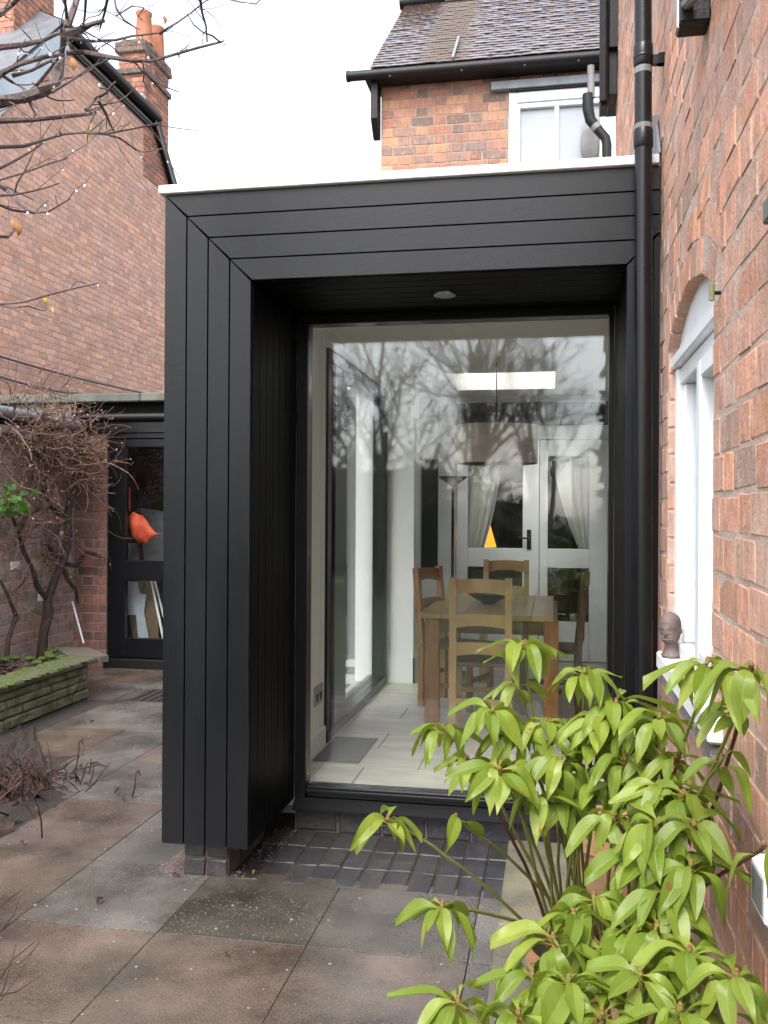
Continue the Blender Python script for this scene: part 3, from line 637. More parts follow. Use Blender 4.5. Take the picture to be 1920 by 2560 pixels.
tb = empty('side_table', (-.62, 9.9, .18), 'dark low table carrying the small orange lamp beyond the doors', 'table')
m_ = MB().box(-.95, 9.7, 1.12, -.3, 10.1, 1.168); obj('table_top', m_, DARKWOOD, tb)
for x in (-.92, -.36):
    for y in (9.73, 10.04): obj('leg', MB().box(x, y, .18, x + .04, y + .04, 1.119), DARKWOOD, tb)

# pendant, floor lamp
pd = empty('pendant_light', (-.44, 6.85, 2.0), 'wide beige drum pendant shade hanging over the dining table', 'pendant light')
n_ = 32
m_ = MB(); m_.lathe([(.305, 0), (.308, .28), (.300, .28), (.297, 0)], (-.42, 6.85, 1.965), n_); obj('lamp_shade', m_, SHADE, pd, True)
obj('cord', MB().tube([(-.42, 6.85, 2.22), (-.42, 6.85, ZC)], .004, 5), METALD, pd)
fl_ = empty('floor_lamp', (-.90, 8.2, .19), 'slender dark uplighter floor lamp standing before the white doors', 'floor lamp')
obj('pole', MB().tube([(-.865, 7.98, .21), (-.865, 7.98, 1.83)], .014, 8), METALD, fl_); obj('lamp_shade', MB().lathe([(.012, 0), (.02, .01), (.125, .085), (.125, .094), (.02, .03)], (-.865, 7.98, 1.82), 20), METALD, fl_, True)
obj('lamp_base', MB().lathe([(.13, 0), (.13, .012), (.02, .03)], (-.865, 7.98, .191), 18), METALD, fl_, True)
# dining table, bowl, chairs
dt = empty('dining_table', (-.43, 6.75, .19), 'solid oak dining table with square legs on the pale floor', 'table')
zt = .93
for k in range(6): obj('plank', MB().cbox(-.87 + k * .1465, 6.0, zt - .035, -.87 + (k + 1) * .1465 - .002, 7.5, zt, .003), OAKT, dt)
for x in (-.835, -.055):
    for y in (6.02, 7.38): obj('leg', MB().cbox(x, y, .191, x + .095, y + .095, zt - .036, .005), OAK, dt)
m_ = MB().box(-.738, 6.045, zt - .13, -.057, 6.07, zt - .037).box(-.738, 7.42, zt - .13, -.057, 7.445, zt - .037).box(-.81, 6.116, zt - .13, -.785, 7.379, zt - .037).box(0.005, 6.116, zt - .13, .03, 7.379, zt - .037)
obj('apron', m_, OAKD, dt)
bw = obj('fruit_bowl', MB().lathe([(.05, 0), (.06, .012), (.13, .05), (.16, .075), (.152, .075), (.12, .05), (.05, .02)], (-.46, 6.75, zt + .001), 24), DARKWOOD, None, True); tag(bw, 'shallow dark wooden bowl in the middle of the oak table', 'bowl')
def chair(x, y, rz, label, mat, seat):
    e = empty('dining_chair', (x, y, .19), label, 'chair', 'ladder back dining chairs round the oak table')
    T = Matrix.Translation((x, y, .19)) @ Matrix.Rotation(rz, 4, 'Z')
    def P(a): return [T @ Vector(p) for p in a]
    for s in (-1, 1):
        m = MB(); w = .022; xx = s * .175                         # rear post: upright to the seat, then raked
        pts = [(-.20, 0), (-.20, .45), (-.25, 1.0)]
        for (ya, za), (yb, zb) in zip(pts, pts[1:]):
            m.add(P([(xx - w, ya - w, za), (xx + w, ya - w, za), (xx + w, ya + w, za), (xx - w, ya + w, za), (xx - w, yb - w, zb), (xx + w, yb - w, zb), (xx + w, yb + w, zb), (xx - w, yb + w, zb)]),
                  [(0, 3, 2, 1), (4, 5, 6, 7), (0, 1, 5, 4), (1, 2, 6, 5), (2, 3, 7, 6), (3, 0, 4, 7)])
        obj('back_post', m, mat, e)
        obj('leg', MB().cbox(xx - .02, .165, 0, xx + .02, .205, .43, .003, T), mat, e)
    for z, h in ((.94, .095), (.725, .085), (.545, .085)):
        m = MB(); n = 8
        for k in range(n + 1):
            t = -1 + 2 * k / n; yy = -.205 - .05 * (z - .45) / .55 - .022 * (1 - t * t); ar = .018 * (1 - t * t)
            for dy in (-.009, .009):
                for zz in (z - h / 2 + ar, z + h / 2 + ar * .4): m.v.append(tuple(T @ Vector((t * .153, yy + dy, zz))))
        for k in range(n):
            o = 4 * k; m.f += [(o, o + 4, o + 5, o + 1), (o + 2, o + 3, o + 7, o + 6), (o + 1, o + 5, o + 7, o + 3), (o, o + 2, o + 6, o + 4)]
        m.f += [(0, 1, 3, 2), (4 * n, 4 * n + 2, 4 * n + 3, 4 * n + 1)]
        obj('back_slat', m, mat, e)
    obj('seat', MB().cbox(-.205, -.19, .432, .205, .22, .46, .006, T), seat, e)
    m = MB().cbox(-.155, .175, .2, .155, .195, .235, .003, T).cbox(-.155, -.21, .2, .155, -.19, .235, .003, T)
    for s in (-1, 1): m.cbox(s * .175 - .01, -.18, .15, s * .175 + .01, .164, .185, .003, T)
    obj('stretcher', m, mat, e)
chair(-.445, 5.98, 0, 'pale oak chair with its ladder back to the glass, nearest of the chairs', OAKT, OAKD)
chair(-.40, 7.78, math.pi, 'oak chair at the far end of the table, facing the glass', OAKT, OAKD)
chair(-.685, 6.68, -1.93, 'oak chair on the left long side of the table, beside the white column', OAK, OAKD)
chair(-.02, 6.65, math.pi / 2, 'dark oak chair on the right long side of the table, seen edge on', OAKD, OAKD)

# ================================================================== MAIN HOUSE (right)
XW = .409
hs_ = empty('brick_house', (XW, 4, 0), 'old salmon red brick house wall running along the right side of the path', 'house')
WY0, WY1, WZ0, SPR, APX = 2.50, 3.46, 1.02, 2.185, 2.311
ac = (WY0 + WY1) / 2; half = (WY1 - WY0) / 2; rise = APX - SPR; AR = (half * half + rise * rise) / (2 * rise); acz = APX - AR
def arch_z(y, r=None): r = r or AR; q = r * r - (y - ac) ** 2; return acz + math.sqrt(q) if q > 0 else -9
VR = .205
def opening(z):
    if z < WZ0: return None
    if z < SPR: return (WY0, WY1)
    r = AR + VR
    if z - acz >= r: return None
    h = math.sqrt(r * r - (z - acz) ** 2); a_end = (half + .0) / AR * r
    return (ac - min(h, a_end), ac + min(h, a_end))
HY0, HY1, HZ1 = 1.72, 6.5, 6.2
def allowed_main(z):
    out = []; o = opening(z)
    end = HY1
    segs = [(HY0, end)] if not o else [(HY0, o[0]), (o[1], end)]
    for a, b in segs:
        if b > 3.72 and z < 2.97: b = 3.72
        if b - a > .03: out.append((a, b))
    return out
m_ = MB()
D0, D1 = XW + .0018, XW + .26
m_.box(D0, HY0, -.05, D1, WY0, 6.2); m_.box(D0, WY1, -.05, D1, 3.715, 6.2); m_.box(D0, 3.716, 2.93, D1, HY1, 6.2); m_.box(D0, WY0, -.05, D1, WY1, WZ0); m_.box(D0, 4.53, .05, D1 + .03, HY1, 2.929)
arc = [(ac - half + 2 * half * k / 16, arch_z(ac - half + 2 * half * k / 16) + .02) for k in range(17)]
m_.prism([(WY0, SPR)] + arc[1:-1] + [(WY1, SPR), (WY1, 6.2), (WY0, 6.2)], 'X', D0, D1)
obj('mortar_core', m_, MORTAR, hs_)
br = brick_rows(-.05, HZ1, .1, allowed_main, .238, .122, .008, 'flemish')
lay_bricks(hs_, br, frame_X(XW), BR_HOUSE, .07, 300, .0012)
obj('interior_facing', MB().box(XW - .008, 4.53, .19, XW - .001, HY1, 2.72), COLW, ext)
# arch of upright bricks
nv = 9; a0 = math.asin(half / AR)
for ring, (r0, hh) in enumerate(((AR + .003, .10), (AR + .108, .097))):
    for k in range(nv + ring):
        a = -a0 + (k + .5) * 2 * a0 / (nv + ring); rm = r0 + hh / 2; w = 2 * a0 * rm / (nv + ring) - .009
        b_ = MB().add(*unit_brick(w, hh, .07, k)).mesh('arch_brick'); b_.materials.append(BR_HOUSE)
        c_ = Vector((XW + .035 + R.uniform(-.003, .002), ac + rm * math.sin(a), acz + rm * math.cos(a)))
        base = Matrix(((0, 1, 0, 0), (-1, 0, 0, 0), (0, 0, 1, 0), (0, 0, 0, 1)))
        inst('arch_brick', b_, Matrix.Translation(c_) @ Matrix.Rotation(-a, 4, 'X') @ base @ Matrix.Diagonal((w, .07, hh, 1)), hs_)
# bricks of the far window reveal
for k in range(11):
    z = 1.16 + k * .1; w = .052
    b_ = MB().add(*unit_brick(w, .09, .06, k + 20)).mesh('reveal_brick'); b_.materials.append(BR_HOUSE)
    inst('reveal_brick', b_, Matrix.Translation((XW + .004 + w / 2, WY1 + .024, z)) @ Matrix.Diagonal((w, .06, .091, 1)), hs_)
# window of the house
XF = XW + .024
wn = obj('window', MB().cbox(XF, WY1 - .065, 1.10, XF + .09, WY1 + .02, 2.12, .004), WHITE, hs_)
obj('window_frame', MB().cbox(XF, WY0 - .02, 1.10, XF + .09, WY0 + .05, 2.12, .004).cbox(XF, WY0 + .0505, 1.10, XF + .09, WY1 - .0655, 1.145, .004).cbox(XF + .01, WY0 + .0505, 2.06, XF + .09, WY1 - .0655, 2.12, .004), WHITE, wn)
obj('drip_rail', MB().cbox(XF - .016, WY0 - .02, 2.122, XF + .09, WY1 + .015, 2.165, .005), WHITE, wn)
obj('arch_panel', MB().prism([(WY0 - .01, 2.167)] + [(WY0 - .01 + (2 * half + .02) * k / 14, arch_z(WY0 - .01 + (2 * half + .02) * k / 14, AR + .012)) for k in range(15)] + [(WY1 + .01, 2.167)], 'X', XF + .012, XF + .05), WHITE, wn)
obj('casement', MB().cbox(XF - .012, 2.80, 1.147, XF + .05, 2.87, 2.058, .006).cbox(XF - .012, 2.56, 1.147, XF + .04, 2.799, 1.20, .005).cbox(XF - .012, 2.56, 2.00, XF + .04, 2.799, 2.058, .005), WHITE, wn)
obj('mullion', MB().cbox(XF + .02, 3.345, 1.147, XF + .06, 3.393, 2.058, .005).cbox(XF + .002, 2.872, 1.147, XF + .05, 2.93, 2.058, .005), WHITE, wn)
obj('glass_pane', MB().box(XF + .045, 2.55, 1.147, XF + .05, 3.39, 2.058), GLASS1, wn)
obj('inner_blind', MB().box(XF + .13, 2.45, 1.1, XF + .14, 3.5, 2.12), FROST, wn)
m_ = MB().cbox(.375, 2.34, 1.035, XW + .1, 3.475, 1.098, .007); obj('window_sill', m_, SILLW, hs_)
obj('sill_bed', MB().cbox(.385, 2.36, .985, XW + .1, 3.46, 1.034, .006), STONE_U, hs_)
# clay head on the sill
def bust():
    m = MB(); nu, nv_ = 36, 40; H_ = .160; cx, cy, z0 = .405, 3.31, 1.099
    fw = Vector((-.45, -.9, 0)).normalized(); sd = Vector((fw.y, -fw.x, 0))
    g_ = lambda a, a0_, s_: math.exp(-((a - a0_) / s_) ** 2)
    for i in range(nv_ + 1):
        t = i / nv_
        prof = [(0, .031), (.05, .036), (.1, .033), (.17, .026), (.24, .0235), (.30, .0235), (.36, .028), (.44, .034), (.55, .0375), (.68, .039), (.80, .0375), (.90, .031), (.96, .020), (1, .001)]
        for (ta, ra), (tb_, rb) in zip(prof, prof[1:]):
            if ta <= t <= tb_: r = ra + (rb - ra) * (t - ta) / (tb_ - ta)
        for k in range(nu):
            a = 2 * math.pi * k / nu; f, s = math.cos(a), math.sin(a); rr = r
            deepen = 1.16 if t > .34 else 1.0
            front = max(0, f)
            rr += .014 * g_(t, .40, .045) * front ** 2 * g_(s, 0, .55)        # jaw, lips
            rr += .008 * (g_(t, .435, .014) + g_(t, .465, .014)) * front ** 4
            rr -= .006 * g_(t, .45, .006) * front ** 8
            rr += (.021 * g_(t, .535, .026) + .010 * g_(t, .59, .04)) * g_(s, 0, .13) * front ** 2        # nose
            rr -= .0055 * g_(t, .61, .018) * g_(abs(s), .42, .12) * front        # eye sockets
            rr += .0015 * g_(t, .66, .035) * front ** 2                           # brow
            rr += .010 * g_(t, .58, .055) * g_(abs(s), 1.0, .10) * g_(f, -.05, .16)  # ears
            p = Vector((cx, cy, z0 + t * H_)) + fw * (rr * f * deepen + (.004 if t > .34 else -.004)) + sd * rr * s * .93
            m.v.append(tuple(p))
    for i in range(nv_):
        for k in range(nu): m.f.append((i * nu + k, i * nu + (k + 1) % nu, (i + 1) * nu + (k + 1) % nu, (i + 1) * nu + k))
    m.f.append(tuple(range(nu))[::-1])
    o = obj('sculpted_head', m, BUSTM, None, True); tag(o, 'small dark clay head sculpture standing on the end of the white sill', 'sculpture')
bust()
# fixings on the wall
wb = empty('wall_bracket', (XW, 2.55, 2.95), 'black metal bracket with a sloping grey arm high on the brick wall', 'bracket')
obj('back_plate', MB().cbox(.33, 2.57, 2.93, XW, 2.66, 3.25, .004), IRON, wb); obj('arm', MB().tube([(.345, 2.60, 2.985), (.36, 2.38, 2.915), (.372, 2.0, 2.80)], .016, 8), GREYP, wb, True); obj('strut', MB().box(.325, 2.6, 2.93, .332, 2.64, 3.25), STEEL, wb)
vh = empty('vine_eye', (XW, 2.40, 2.155), 'small greenish brass tap fitting screwed beside the arched window head', 'fitting')
obj('shank', MB().tube([(XW + .01, 2.405, 2.155), (.385, 2.405, 2.155)], .005, 6), IRON, vh); obj('barrel', MB().tube([(.388, 2.40, 2.135), (.388, 2.40, 2.175)], .007, 8), GREENB, vh)
jb = obj('junction_box', MB().cbox(.392, 1.80, 2.155, XW, 1.858, 2.20, .004), GREYP); tag(jb, 'small grey box fixed to the brickwork near the right edge', 'box')
wv = empty('wall_vent', (.4, 1.83, .9), 'white plastic vent box low on the brick wall behind the leaves', 'vent')
obj('cover', MB().cbox(.375, 1.72, .86, XW, 1.845, .955, .008), PLAST, wv); obj('grille', MB().box(.373, 1.74, .875, .3748, 1.825, .94), GREYP, wv)
# lead flashing where the roof trim meets the wall
fl2 = obj('lead_flashing', MB().add([(.395, 3.70, 3.01), (.395, 3.80, 3.01), (.395, 3.80, 3.16), (.395, 3.70, 3.02), (.405, 3.70, 3.01), (.405, 3.80, 3.01), (.405, 3.80, 3.16), (.405, 3.70, 3.02)], [(0, 3, 2, 1), (4, 5, 6, 7), (0, 1, 5, 4), (1, 2, 6, 5), (2, 3, 7, 6), (3, 0, 4, 7)]).box(.38, 3.80, 3.01, .405, 5.0, 3.20), LEAD, hs_)
# downpipe
dp = empty('drainpipe', (.335, 3.63, 0), 'tall black plastic downpipe standing in front of the cladding edge', 'drainpipe')
px_, py_ = .338, 3.628
tilt = lambda z: (px_ - .010 * (z - 2.2) / 1.3 * .9, py_, z)
obj('pipe', MB().tube([tilt(z) for z in (.02, 1.0, 2.0, 3.06)], .033, 18), PIPE, dp, True); obj('pipe', MB().tube([tilt(z) for z in (3.06, 3.55, 4.5, 6.1)], .0325, 18), PIPE, dp, True)
def collar(z0, z1, r): obj('collar', MB().tube([tilt(z0), tilt(z0 + .006), tilt(z1 - .006), tilt(z1)], [r - .003, r, r, r - .003], 18), PIPE, dp, True)
zat = lambda v: onY(1605, v, py_).z
collar(zat(372), zat(324), .037); collar(zat(168), zat(112), .037); collar(zat(151), zat(139), .0385)
obj('joint_band', MB().tube([tilt(zat(186)), tilt(zat(170))], .0335, 18), PIPE_GREY, dp, True); obj('joint_band', MB().tube([tilt(zat(324)), tilt(zat(312))], .0335, 18), PIPE_GREY, dp, True)
obj('wall_clip', MB().box(.36, py_ - .012, zat(165), XW + .01, py_ + .012, zat(142)).tube([(.40, py_, zat(165)), (.40, py_, zat(140))], .02, 8), PIPE, dp)
# dark boxed eaves end further along the wall
be = empty('eaves_box', (.36, 6.4, 4.4), 'black boxed eaves end on the house corner, beyond the tall downpipe', 'eaves')
obj('fascia', MB().cbox(.297, 6.30, 4.34, .350, 6.48, 6.2, .004), IRON, be); obj('soffit', MB().cbox(.351, 6.32, 4.42, .408, 6.48, 6.2, .004).cbox(.351, 6.28, 4.72, .43, 6.318, 6.2, .004), IRON, be)
obj('gutter', MB().tube([(.315, 6.28, 4.36), (.312, 6.28, 6.2)], .028, 8), IRON, be, True)

# ================================================================== BACK WING
YB = 9.0
bw_ = empty('rear_wing', (-.6, YB, 0), 'brick rear wing with tiled roof and white upstairs window behind the extension', 'house')
ZE = 5.86
def allowed_back(z): return [(-1.72, -.452)] if z > 4.0 and z < ZE else [(-1.72, .9)]
m_ = MB().box(-1.72, YB + .0035, 2.95, -.452, YB + .26, ZE); m_.box(-.452, YB + .010, 2.95, .95, YB + .26, 4.2); m_.box(-1.715, YB + .27, 2.95, -1.5, 13.2, ZE)
obj('mortar_core', m_, MORTAR_B, bw_)
lay_bricks(bw_, brick_rows(3.0, ZE, .094, allowed_back, .235, .12, .011, 'flemish'), frame_Y(YB), BR_BACK, .06, 300, .001)
fw_ = obj('window', MB().cbox(-.448, YB - .02, 4.2, -.365, YB + .10, 5.70, .005), WHITE, bw_)
obj('window_frame', MB().cbox(-.364, YB - .02, 5.60, .95, YB + .10, 5.70, .005).cbox(.42, YB - .01, 4.2, .47, YB + .10, 5.599, .004).cbox(-.008, YB + .01, 4.2, .034, YB + .08, 5.599, .004).cbox(-.362, YB + .0, 5.55, .418, YB + .08, 5.598, .004).cbox(-.362, YB + .0, 4.2, -.34, YB + .08, 5.549, .004), WHITE, fw_)
obj('glass_pane', MB().box(-.339, YB + .045, 4.2, -.009, YB + .05, 5.549), FROST, fw_); obj('glass_pane', MB().box(.035, YB + .045, 4.2, .418, YB + .05, 5.549), FROST, fw_)
ov = empty('dressing_mirror', (.33, YB + .03, 4.95), 'dark rounded mirror back against the upstairs window pane', 'mirror')
obj('mirror_back', MB().ball((.33, YB + .028, 5.16), .17, 10, (.55, .08, 1.0)), GREYP, ov, True); obj('mirror_stand', MB().box(.31, YB + .015, 4.75, .35, YB + .04, 5.02), WHITE, ov)
# eaves: soffit board, gutter, lintel board
obj('soffit', MB().box(-1.85, 8.82, ZE, .95, YB + .2, ZE + .03), IRON, bw_); obj('eaves_board', MB().cbox(-.62, 8.93, 5.72, .95, YB - .002, 5.80, .004), LEAD, bw_); obj('eaves_board', MB().cbox(-.44, 8.95, 5.702, .95, YB - .002, 5.719, .002), IRON, bw_)
gt = empty('gutter', (-.8, 8.82, 5.9), 'black half round gutter along the tiled roof edge of the rear wing', 'gutter')
obj('trough', MB().tube([(-2.02, 8.80, 5.90), (.60, 8.80, 5.90)], .047, 14), IRON, gt, True)
for x in (-1.6, -.9, -.3, .2): obj('bracket', MB().box(x, 8.76, 5.845, x + .02, 8.9, 5.862), IRON, gt)
obj('end_cap', MB().tube([(-2.03, 8.80, 5.90), (-2.0, 8.80, 5.90)], .052, 14), IRON, gt, True)
vg = obj('verge_board', MB().prism([(8.86, 5.86), (8.86, 5.50), (9.0, 5.35), (9.05, 5.35), (9.05, 5.9)], 'X', -1.80, -1.735), IRON, bw_)
# roof slope with single tiles
EY, EZ, SL = 8.80, 5.965, math.atan2(7.75 - 5.99, 10.95 - 8.85)
T = Matrix.Translation((0, EY, EZ)) @ Matrix.Rotation(SL, 4, 'X')
obj('roof_deck', MB().box(-1.80, .05, -.08, 1.0, 2.9, -.02, T), DARKWOOD, bw_); obj('roof_deck', MB().box(-1.80, EY + 2.9 * math.cos(SL), EZ + 2.9 * math.sin(SL) - .1, 1.0, 14.5, EZ + 2.9 * math.sin(SL) - .06), DARKWOOD, bw_)
tiles = []
for r_ in range(28):
    for c_ in range(18):
        x = -1.80 + (c_ + .5 * (r_ % 2)) * .165
        w = .163
        if r_ % 2 and c_ == 0: tiles.append((-1.80 + .04, r_ * .098, .08))
        if x + w < 1.0: tiles.append((x + .0825, r_ * .098, w))
def tile_mesh(s):
    r = random.Random(s); m = MB(); n = 3
    for a in range(n + 1):
        for dz in (0, -.008):
            for y in (0, .16): m.v.append((-.5 + a / n, y, (.008 + .003 * math.sin(a / n * math.pi)) * (1 - y / .16) + dz + r.uniform(-.0015, .0015)))
    for a in range(n):
        o = 4 * a; m.f += [(o, o + 4, o + 5, o + 1), (o + 2, o + 3, o + 7, o + 6), (o, o + 2, o + 6, o + 4), (o + 1, o + 5, o + 7, o + 3)]
    m.f += [(0, 1, 3, 2), (4 * n, 4 * n + 2, 4 * n + 3, 4 * n + 1)]; return m
tms = []
for s in range(5):
    mm = tile_mesh(s).mesh('roof_tile'); mm.materials.append(ROOFT); tms.append(mm)
rest = MB(); rest.att['rnd'] = []; cnt = 0
for x, y, w in tiles:
    Wm = T @ Matrix.Translation((x, y + R.uniform(-.004, .004), R.uniform(-.002, .003))) @ Matrix.Rotation(R.uniform(-.006, .006), 4, 'Z') @ Matrix.Diagonal((w, 1, 1, 1))
    p = proj(Wm.translation)
    if p and -20 < p[1] < 2560 and 0 < p[0] < 1520 and cnt < 300: inst('roof_tile', R.choice(tms), Wm, bw_); cnt += 1
    else:
        t_ = tile_mesh(R.randrange(50)); rest.add([Wm @ Vector(v) for v in t_.v], t_.f); rest.att['rnd'] += [R.uniform(.01, .99)] * len(t_.v)
obj('upper_tiles', rest, ROOFT, bw_, kind='stuff')
rp_ = T @ Vector((0, 2.78, .02))
obj('ridge_tile', MB().tube([(-1.86, rp_.y, rp_.z), (-1.30, rp_.y, rp_.z + .01)], .075, 10), IRON, bw_, True); obj('ridge_flashing', MB().box(-1.30, rp_.y - .1, rp_.z - .06, -.9, rp_.y + .1, rp_.z + .09), LEADL, bw_)
obj('soil_vent_rod', MB().tube([T @ Vector((-.98, .0, .03)), T @ Vector((-.98, .72, .05))], .014, 6), LEAD, bw_)
# swan neck downpipe of the rear wing
sn = empty('drainpipe', (.3, 8.7, 5.0), 'short swan neck downpipe dropping from the rear wing gutter', 'drainpipe')
Q = lambda u, v: onY(u, v, 8.68)
obj('pipe', MB().tube([Q(1477, 165), Q(1478, 245)], .033, 12), GREYP, sn, True)
obj('bend', MB().tube([Q(1470, 236), Q(1470, 272), Q(1476, 300), Q(1500, 330), Q(1514, 346), Q(1517, 362), Q(1517, 420)], [.052, .052, .05, .045, .045, .045, .042], 12), IRON, sn, True)
obj('collar', MB().tube([Q(1486, 313), Q(1494, 323)], .05, 12), PIPE_GREY, sn, True)

# ================================================================== NEIGHBOUR GABLE (left)
XN = -7.0
nb = empty('neighbour_house', (XN, 13, 0), 'tall brick gable end of the neighbouring house with half hipped roof', 'house')
def allowed_gable(z):
    a = 8.2 if z < 4.6 else 8.2 + (z - 4.63) / .967
    b = 15.75 if z < 7.78 else 15.75 - (z - 7.78) / 1.03
    return [(a, b)] if b - a > .1 and z < 8.4 else []
m_ = MB().prism([(8.2, 0), (15.75, 0), (15.75, 7.78), (15.1, 8.42), (12.1, 8.42), (8.2, 4.62)], 'X', XN - .3, XN - .004)
obj('mortar_core', m_, MORTAR_D, nb)
br = brick_rows(1.5, 8.42, .088, allowed_gable, .235, .12, .011, 'flemish')
lay_bricks(nb, br, frame_X(XN, -1), BR_GABLE, .05, 300, .0015)
# protruding zig zag brick course
m_ = MB()
obj('gutter', MB().tube([(XN + .10, 12.0, 8.52), (XN + .10, 15.12, 8.52)], .085, 10), IRON, nb, True); obj('fascia', MB().cbox(XN + .0, 12.05, 8.30, XN + .045, 15.08, 8.47, .004), IRON, nb); obj('fascia', MB().cbox(XN + .046, 12.1, 8.36, XN + .06, 15.0, 8.40, .003), GREYP, nb)
def barge(name, y0, z0, y1, z1, w, x0, x1, mat):
    d = Vector((y1 - y0, z1 - z0)).normalized(); n = Vector((-d.y, d.x)) * w
    if n.y > 0: n = -n
    obj(name, MB().prism([(y0, z0), (y1, z1), (y1 + n.x, z1 + n.y), (y0 + n.x, z0 + n.y)], 'X', x0, x1), mat, nb)
barge('barge_board', 15.08, 8.58, 16.05, 7.60, .17, XN - .1, XN + .10, IRON); barge('barge_board', 15.02, 8.46, 15.93, 7.50, .06, XN + .101, XN + .12, GREYP)
barge('barge_board', 8.0, 4.62, 12.0, 8.50, .32, XN - .1, XN + .06, LEADL)
# roof slopes
obj('roof', MB().add([(XN + .06, 7.8, 4.5), (XN + .06, 12.05, 8.62), (-9.2, 13.6, 10.2), (-14, 13.6, 10.2), (-14, 7.8, 4.5)], [(0, 1, 2, 3, 4)]).add([(XN + .1, 12.05, 8.62), (XN + .1, 15.1, 8.62), (-9.2, 13.6, 10.2)], [(0, 1, 2)]).add([(XN + .1, 15.1, 8.60), (XN + .1, 16.2, 7.4), (-14, 16.2, 7.4), (-14, 13.6, 10.2), (-9.2, 13.6, 10.2)], [(0, 1, 2, 3, 4)]), SLATE, nb)
def box_bricks(parent, x0, x1, y0, y1, z0, z1, mat, core, course=.09, limit=90):
    obj('mortar_core', MB().box(x0 + .01, y0 + .01, z0, x1 - .01, y1 - .01, z1), core, parent)
    lay_bricks(parent, brick_rows(z0, z1, course, lambda z: [(x0, x1)], .235, .12, .011, 'flemish'), frame_Y(y0), mat, .05, limit)
    lay_bricks(parent, brick_rows(z0, z1, course, lambda z: [(y0, y1)], .235, .12, .011, 'flemish', .1), frame_X(x1, -1), mat, .05, limit)
ch = empty('chimney_stack', (-7.25, 15.2, 7.5), 'tall brick chimney stack with two clay pots at the far gable corner', 'chimney')
box_bricks(ch, -7.475, -6.99, 14.75, 15.76, 7.4, 9.16, BR_CHIM, MORTAR_D); box_bricks(ch, -7.475, -6.99, 14.75, 15.76, 9.262, 9.54, BR_CHIM, MORTAR_D)
obj('corbel', MB().cbox(-7.51, 14.71, 9.162, -6.95, 15.80, 9.26, .01), BR_DARKCAP, ch)
box_bricks(ch, -7.52, -6.945, 14.70, 15.81, 9.542, 9.70, BR_DARKCAP, MORTAR_D); obj('flaunching', MB().cbox(-7.46, 14.76, 9.702, -7.0, 15.75, 9.79, .03), CONC, ch)
def pot(p, x, y): obj('chimney_pot', MB().lathe([(.155, 0), (.15, .04), (.125, .5), (.14, .53), (.14, .56), (.11, .56), (.10, .3)], (x, y, 9.78), 18), CLAY, p, True)
pot(ch, -7.12, 15.0); pot(ch, -7.12, 15.5)
obj('flashing', MB().box(-7.05, 14.6, 8.55, -6.96, 14.745, 8.75), LEADL, ch)
c2 = empty('chimney_stack', (-8.1, 12.4, 8), 'broad brick chimney with stepped lead flashing at upper left', 'chimney')
box_bricks(c2, -8.7, -7.62, 11.85, 12.92, 7.6, 11.6, BR_CHIM, MORTAR_D)
m_ = MB()
for k in range(9):
    y = 11.93 + k * .115; z = 8.02 + k * .105
    m_.add([(-7.612, y, z), (-7.612, y + .125, z + .10), (-7.612, y + .02, z + .36), (-7.60, y, z), (-7.60, y + .125, z + .10), (-7.60, y + .02, z + .36)], [(0, 2, 1), (3, 4, 5), (0, 1, 4, 3), (1, 2, 5, 4), (2, 0, 3, 5)])
obj('stepped_flashing', m_, LEADL, c2)
# cables on the gable
for (a, b), lab in ((((-20, 885), (360, 983)), 'upper black cable sagging across the neighbouring brick gable'), (((-20, 936), (195, 986)), 'lower black cable just above the grey parapet at left')):
    pts = [onX(a[0] + (b[0] - a[0]) * t / 10, a[1] + (b[1] - a[1]) * t / 10 + 5 * math.sin(math.pi * t / 10), -6.9) for t in range(11)]
    tag(obj('overhead_cable', MB().tube(pts, .017, 6), CABLE), lab, 'cable', 'cables across the gable')

# ================================================================== OUTBUILDING WITH BLACK DOOR (left middle)
YO = 8.68
ob = empty('outbuilding', (-4.5, YO, 0), 'low brick outbuilding with concrete coping and black joinery at left', 'outbuilding')
obj('coping', MB().cbox(-7.2, YO - .10, 2.70, -5.075, YO + .25, 2.785, .01), CONC, ob); obj('coping', MB().cbox(-5.07, YO - .10, 2.70, -4.1, YO + .25, 2.785, .01), CONC, ob); obj('coping', MB().cbox(-4.095, YO - .10, 2.70, -3.1, YO + .25, 2.785, .01), CONC, ob); obj('coping', MB().cbox(-3.095, YO - .10, 2.70, -1.75, YO + .25, 2.785, .01), CONC, ob)
obj('grey_fascia', MB().cbox(-7.0, YO - .05, 2.50, -4.87, YO + .05, 2.697, .005), CONC, ob)
m_ = MB().box(-4.86, YO + .0, 2.57, -1.75, YO + .2, 2.697); obj('black_fascia', m_, BLACK, ob)  # black strip: shade of the recess under the coping, put in as colour
obj('gutter', MB().tube([(-4.72, YO - .08, 2.545), (-1.76, YO - .08, 2.545)], .038, 10), IRON, ob, True)
obj('lintel_board', MB().cbox(-4.86, YO - .03, 2.39, -1.75, YO + .1, 2.50, .004), FRAME, ob); obj('lintel_board', MB().cbox(-4.50, YO - .012, 2.335, -1.75, YO + .1, 2.388, .004), FRAME, ob)
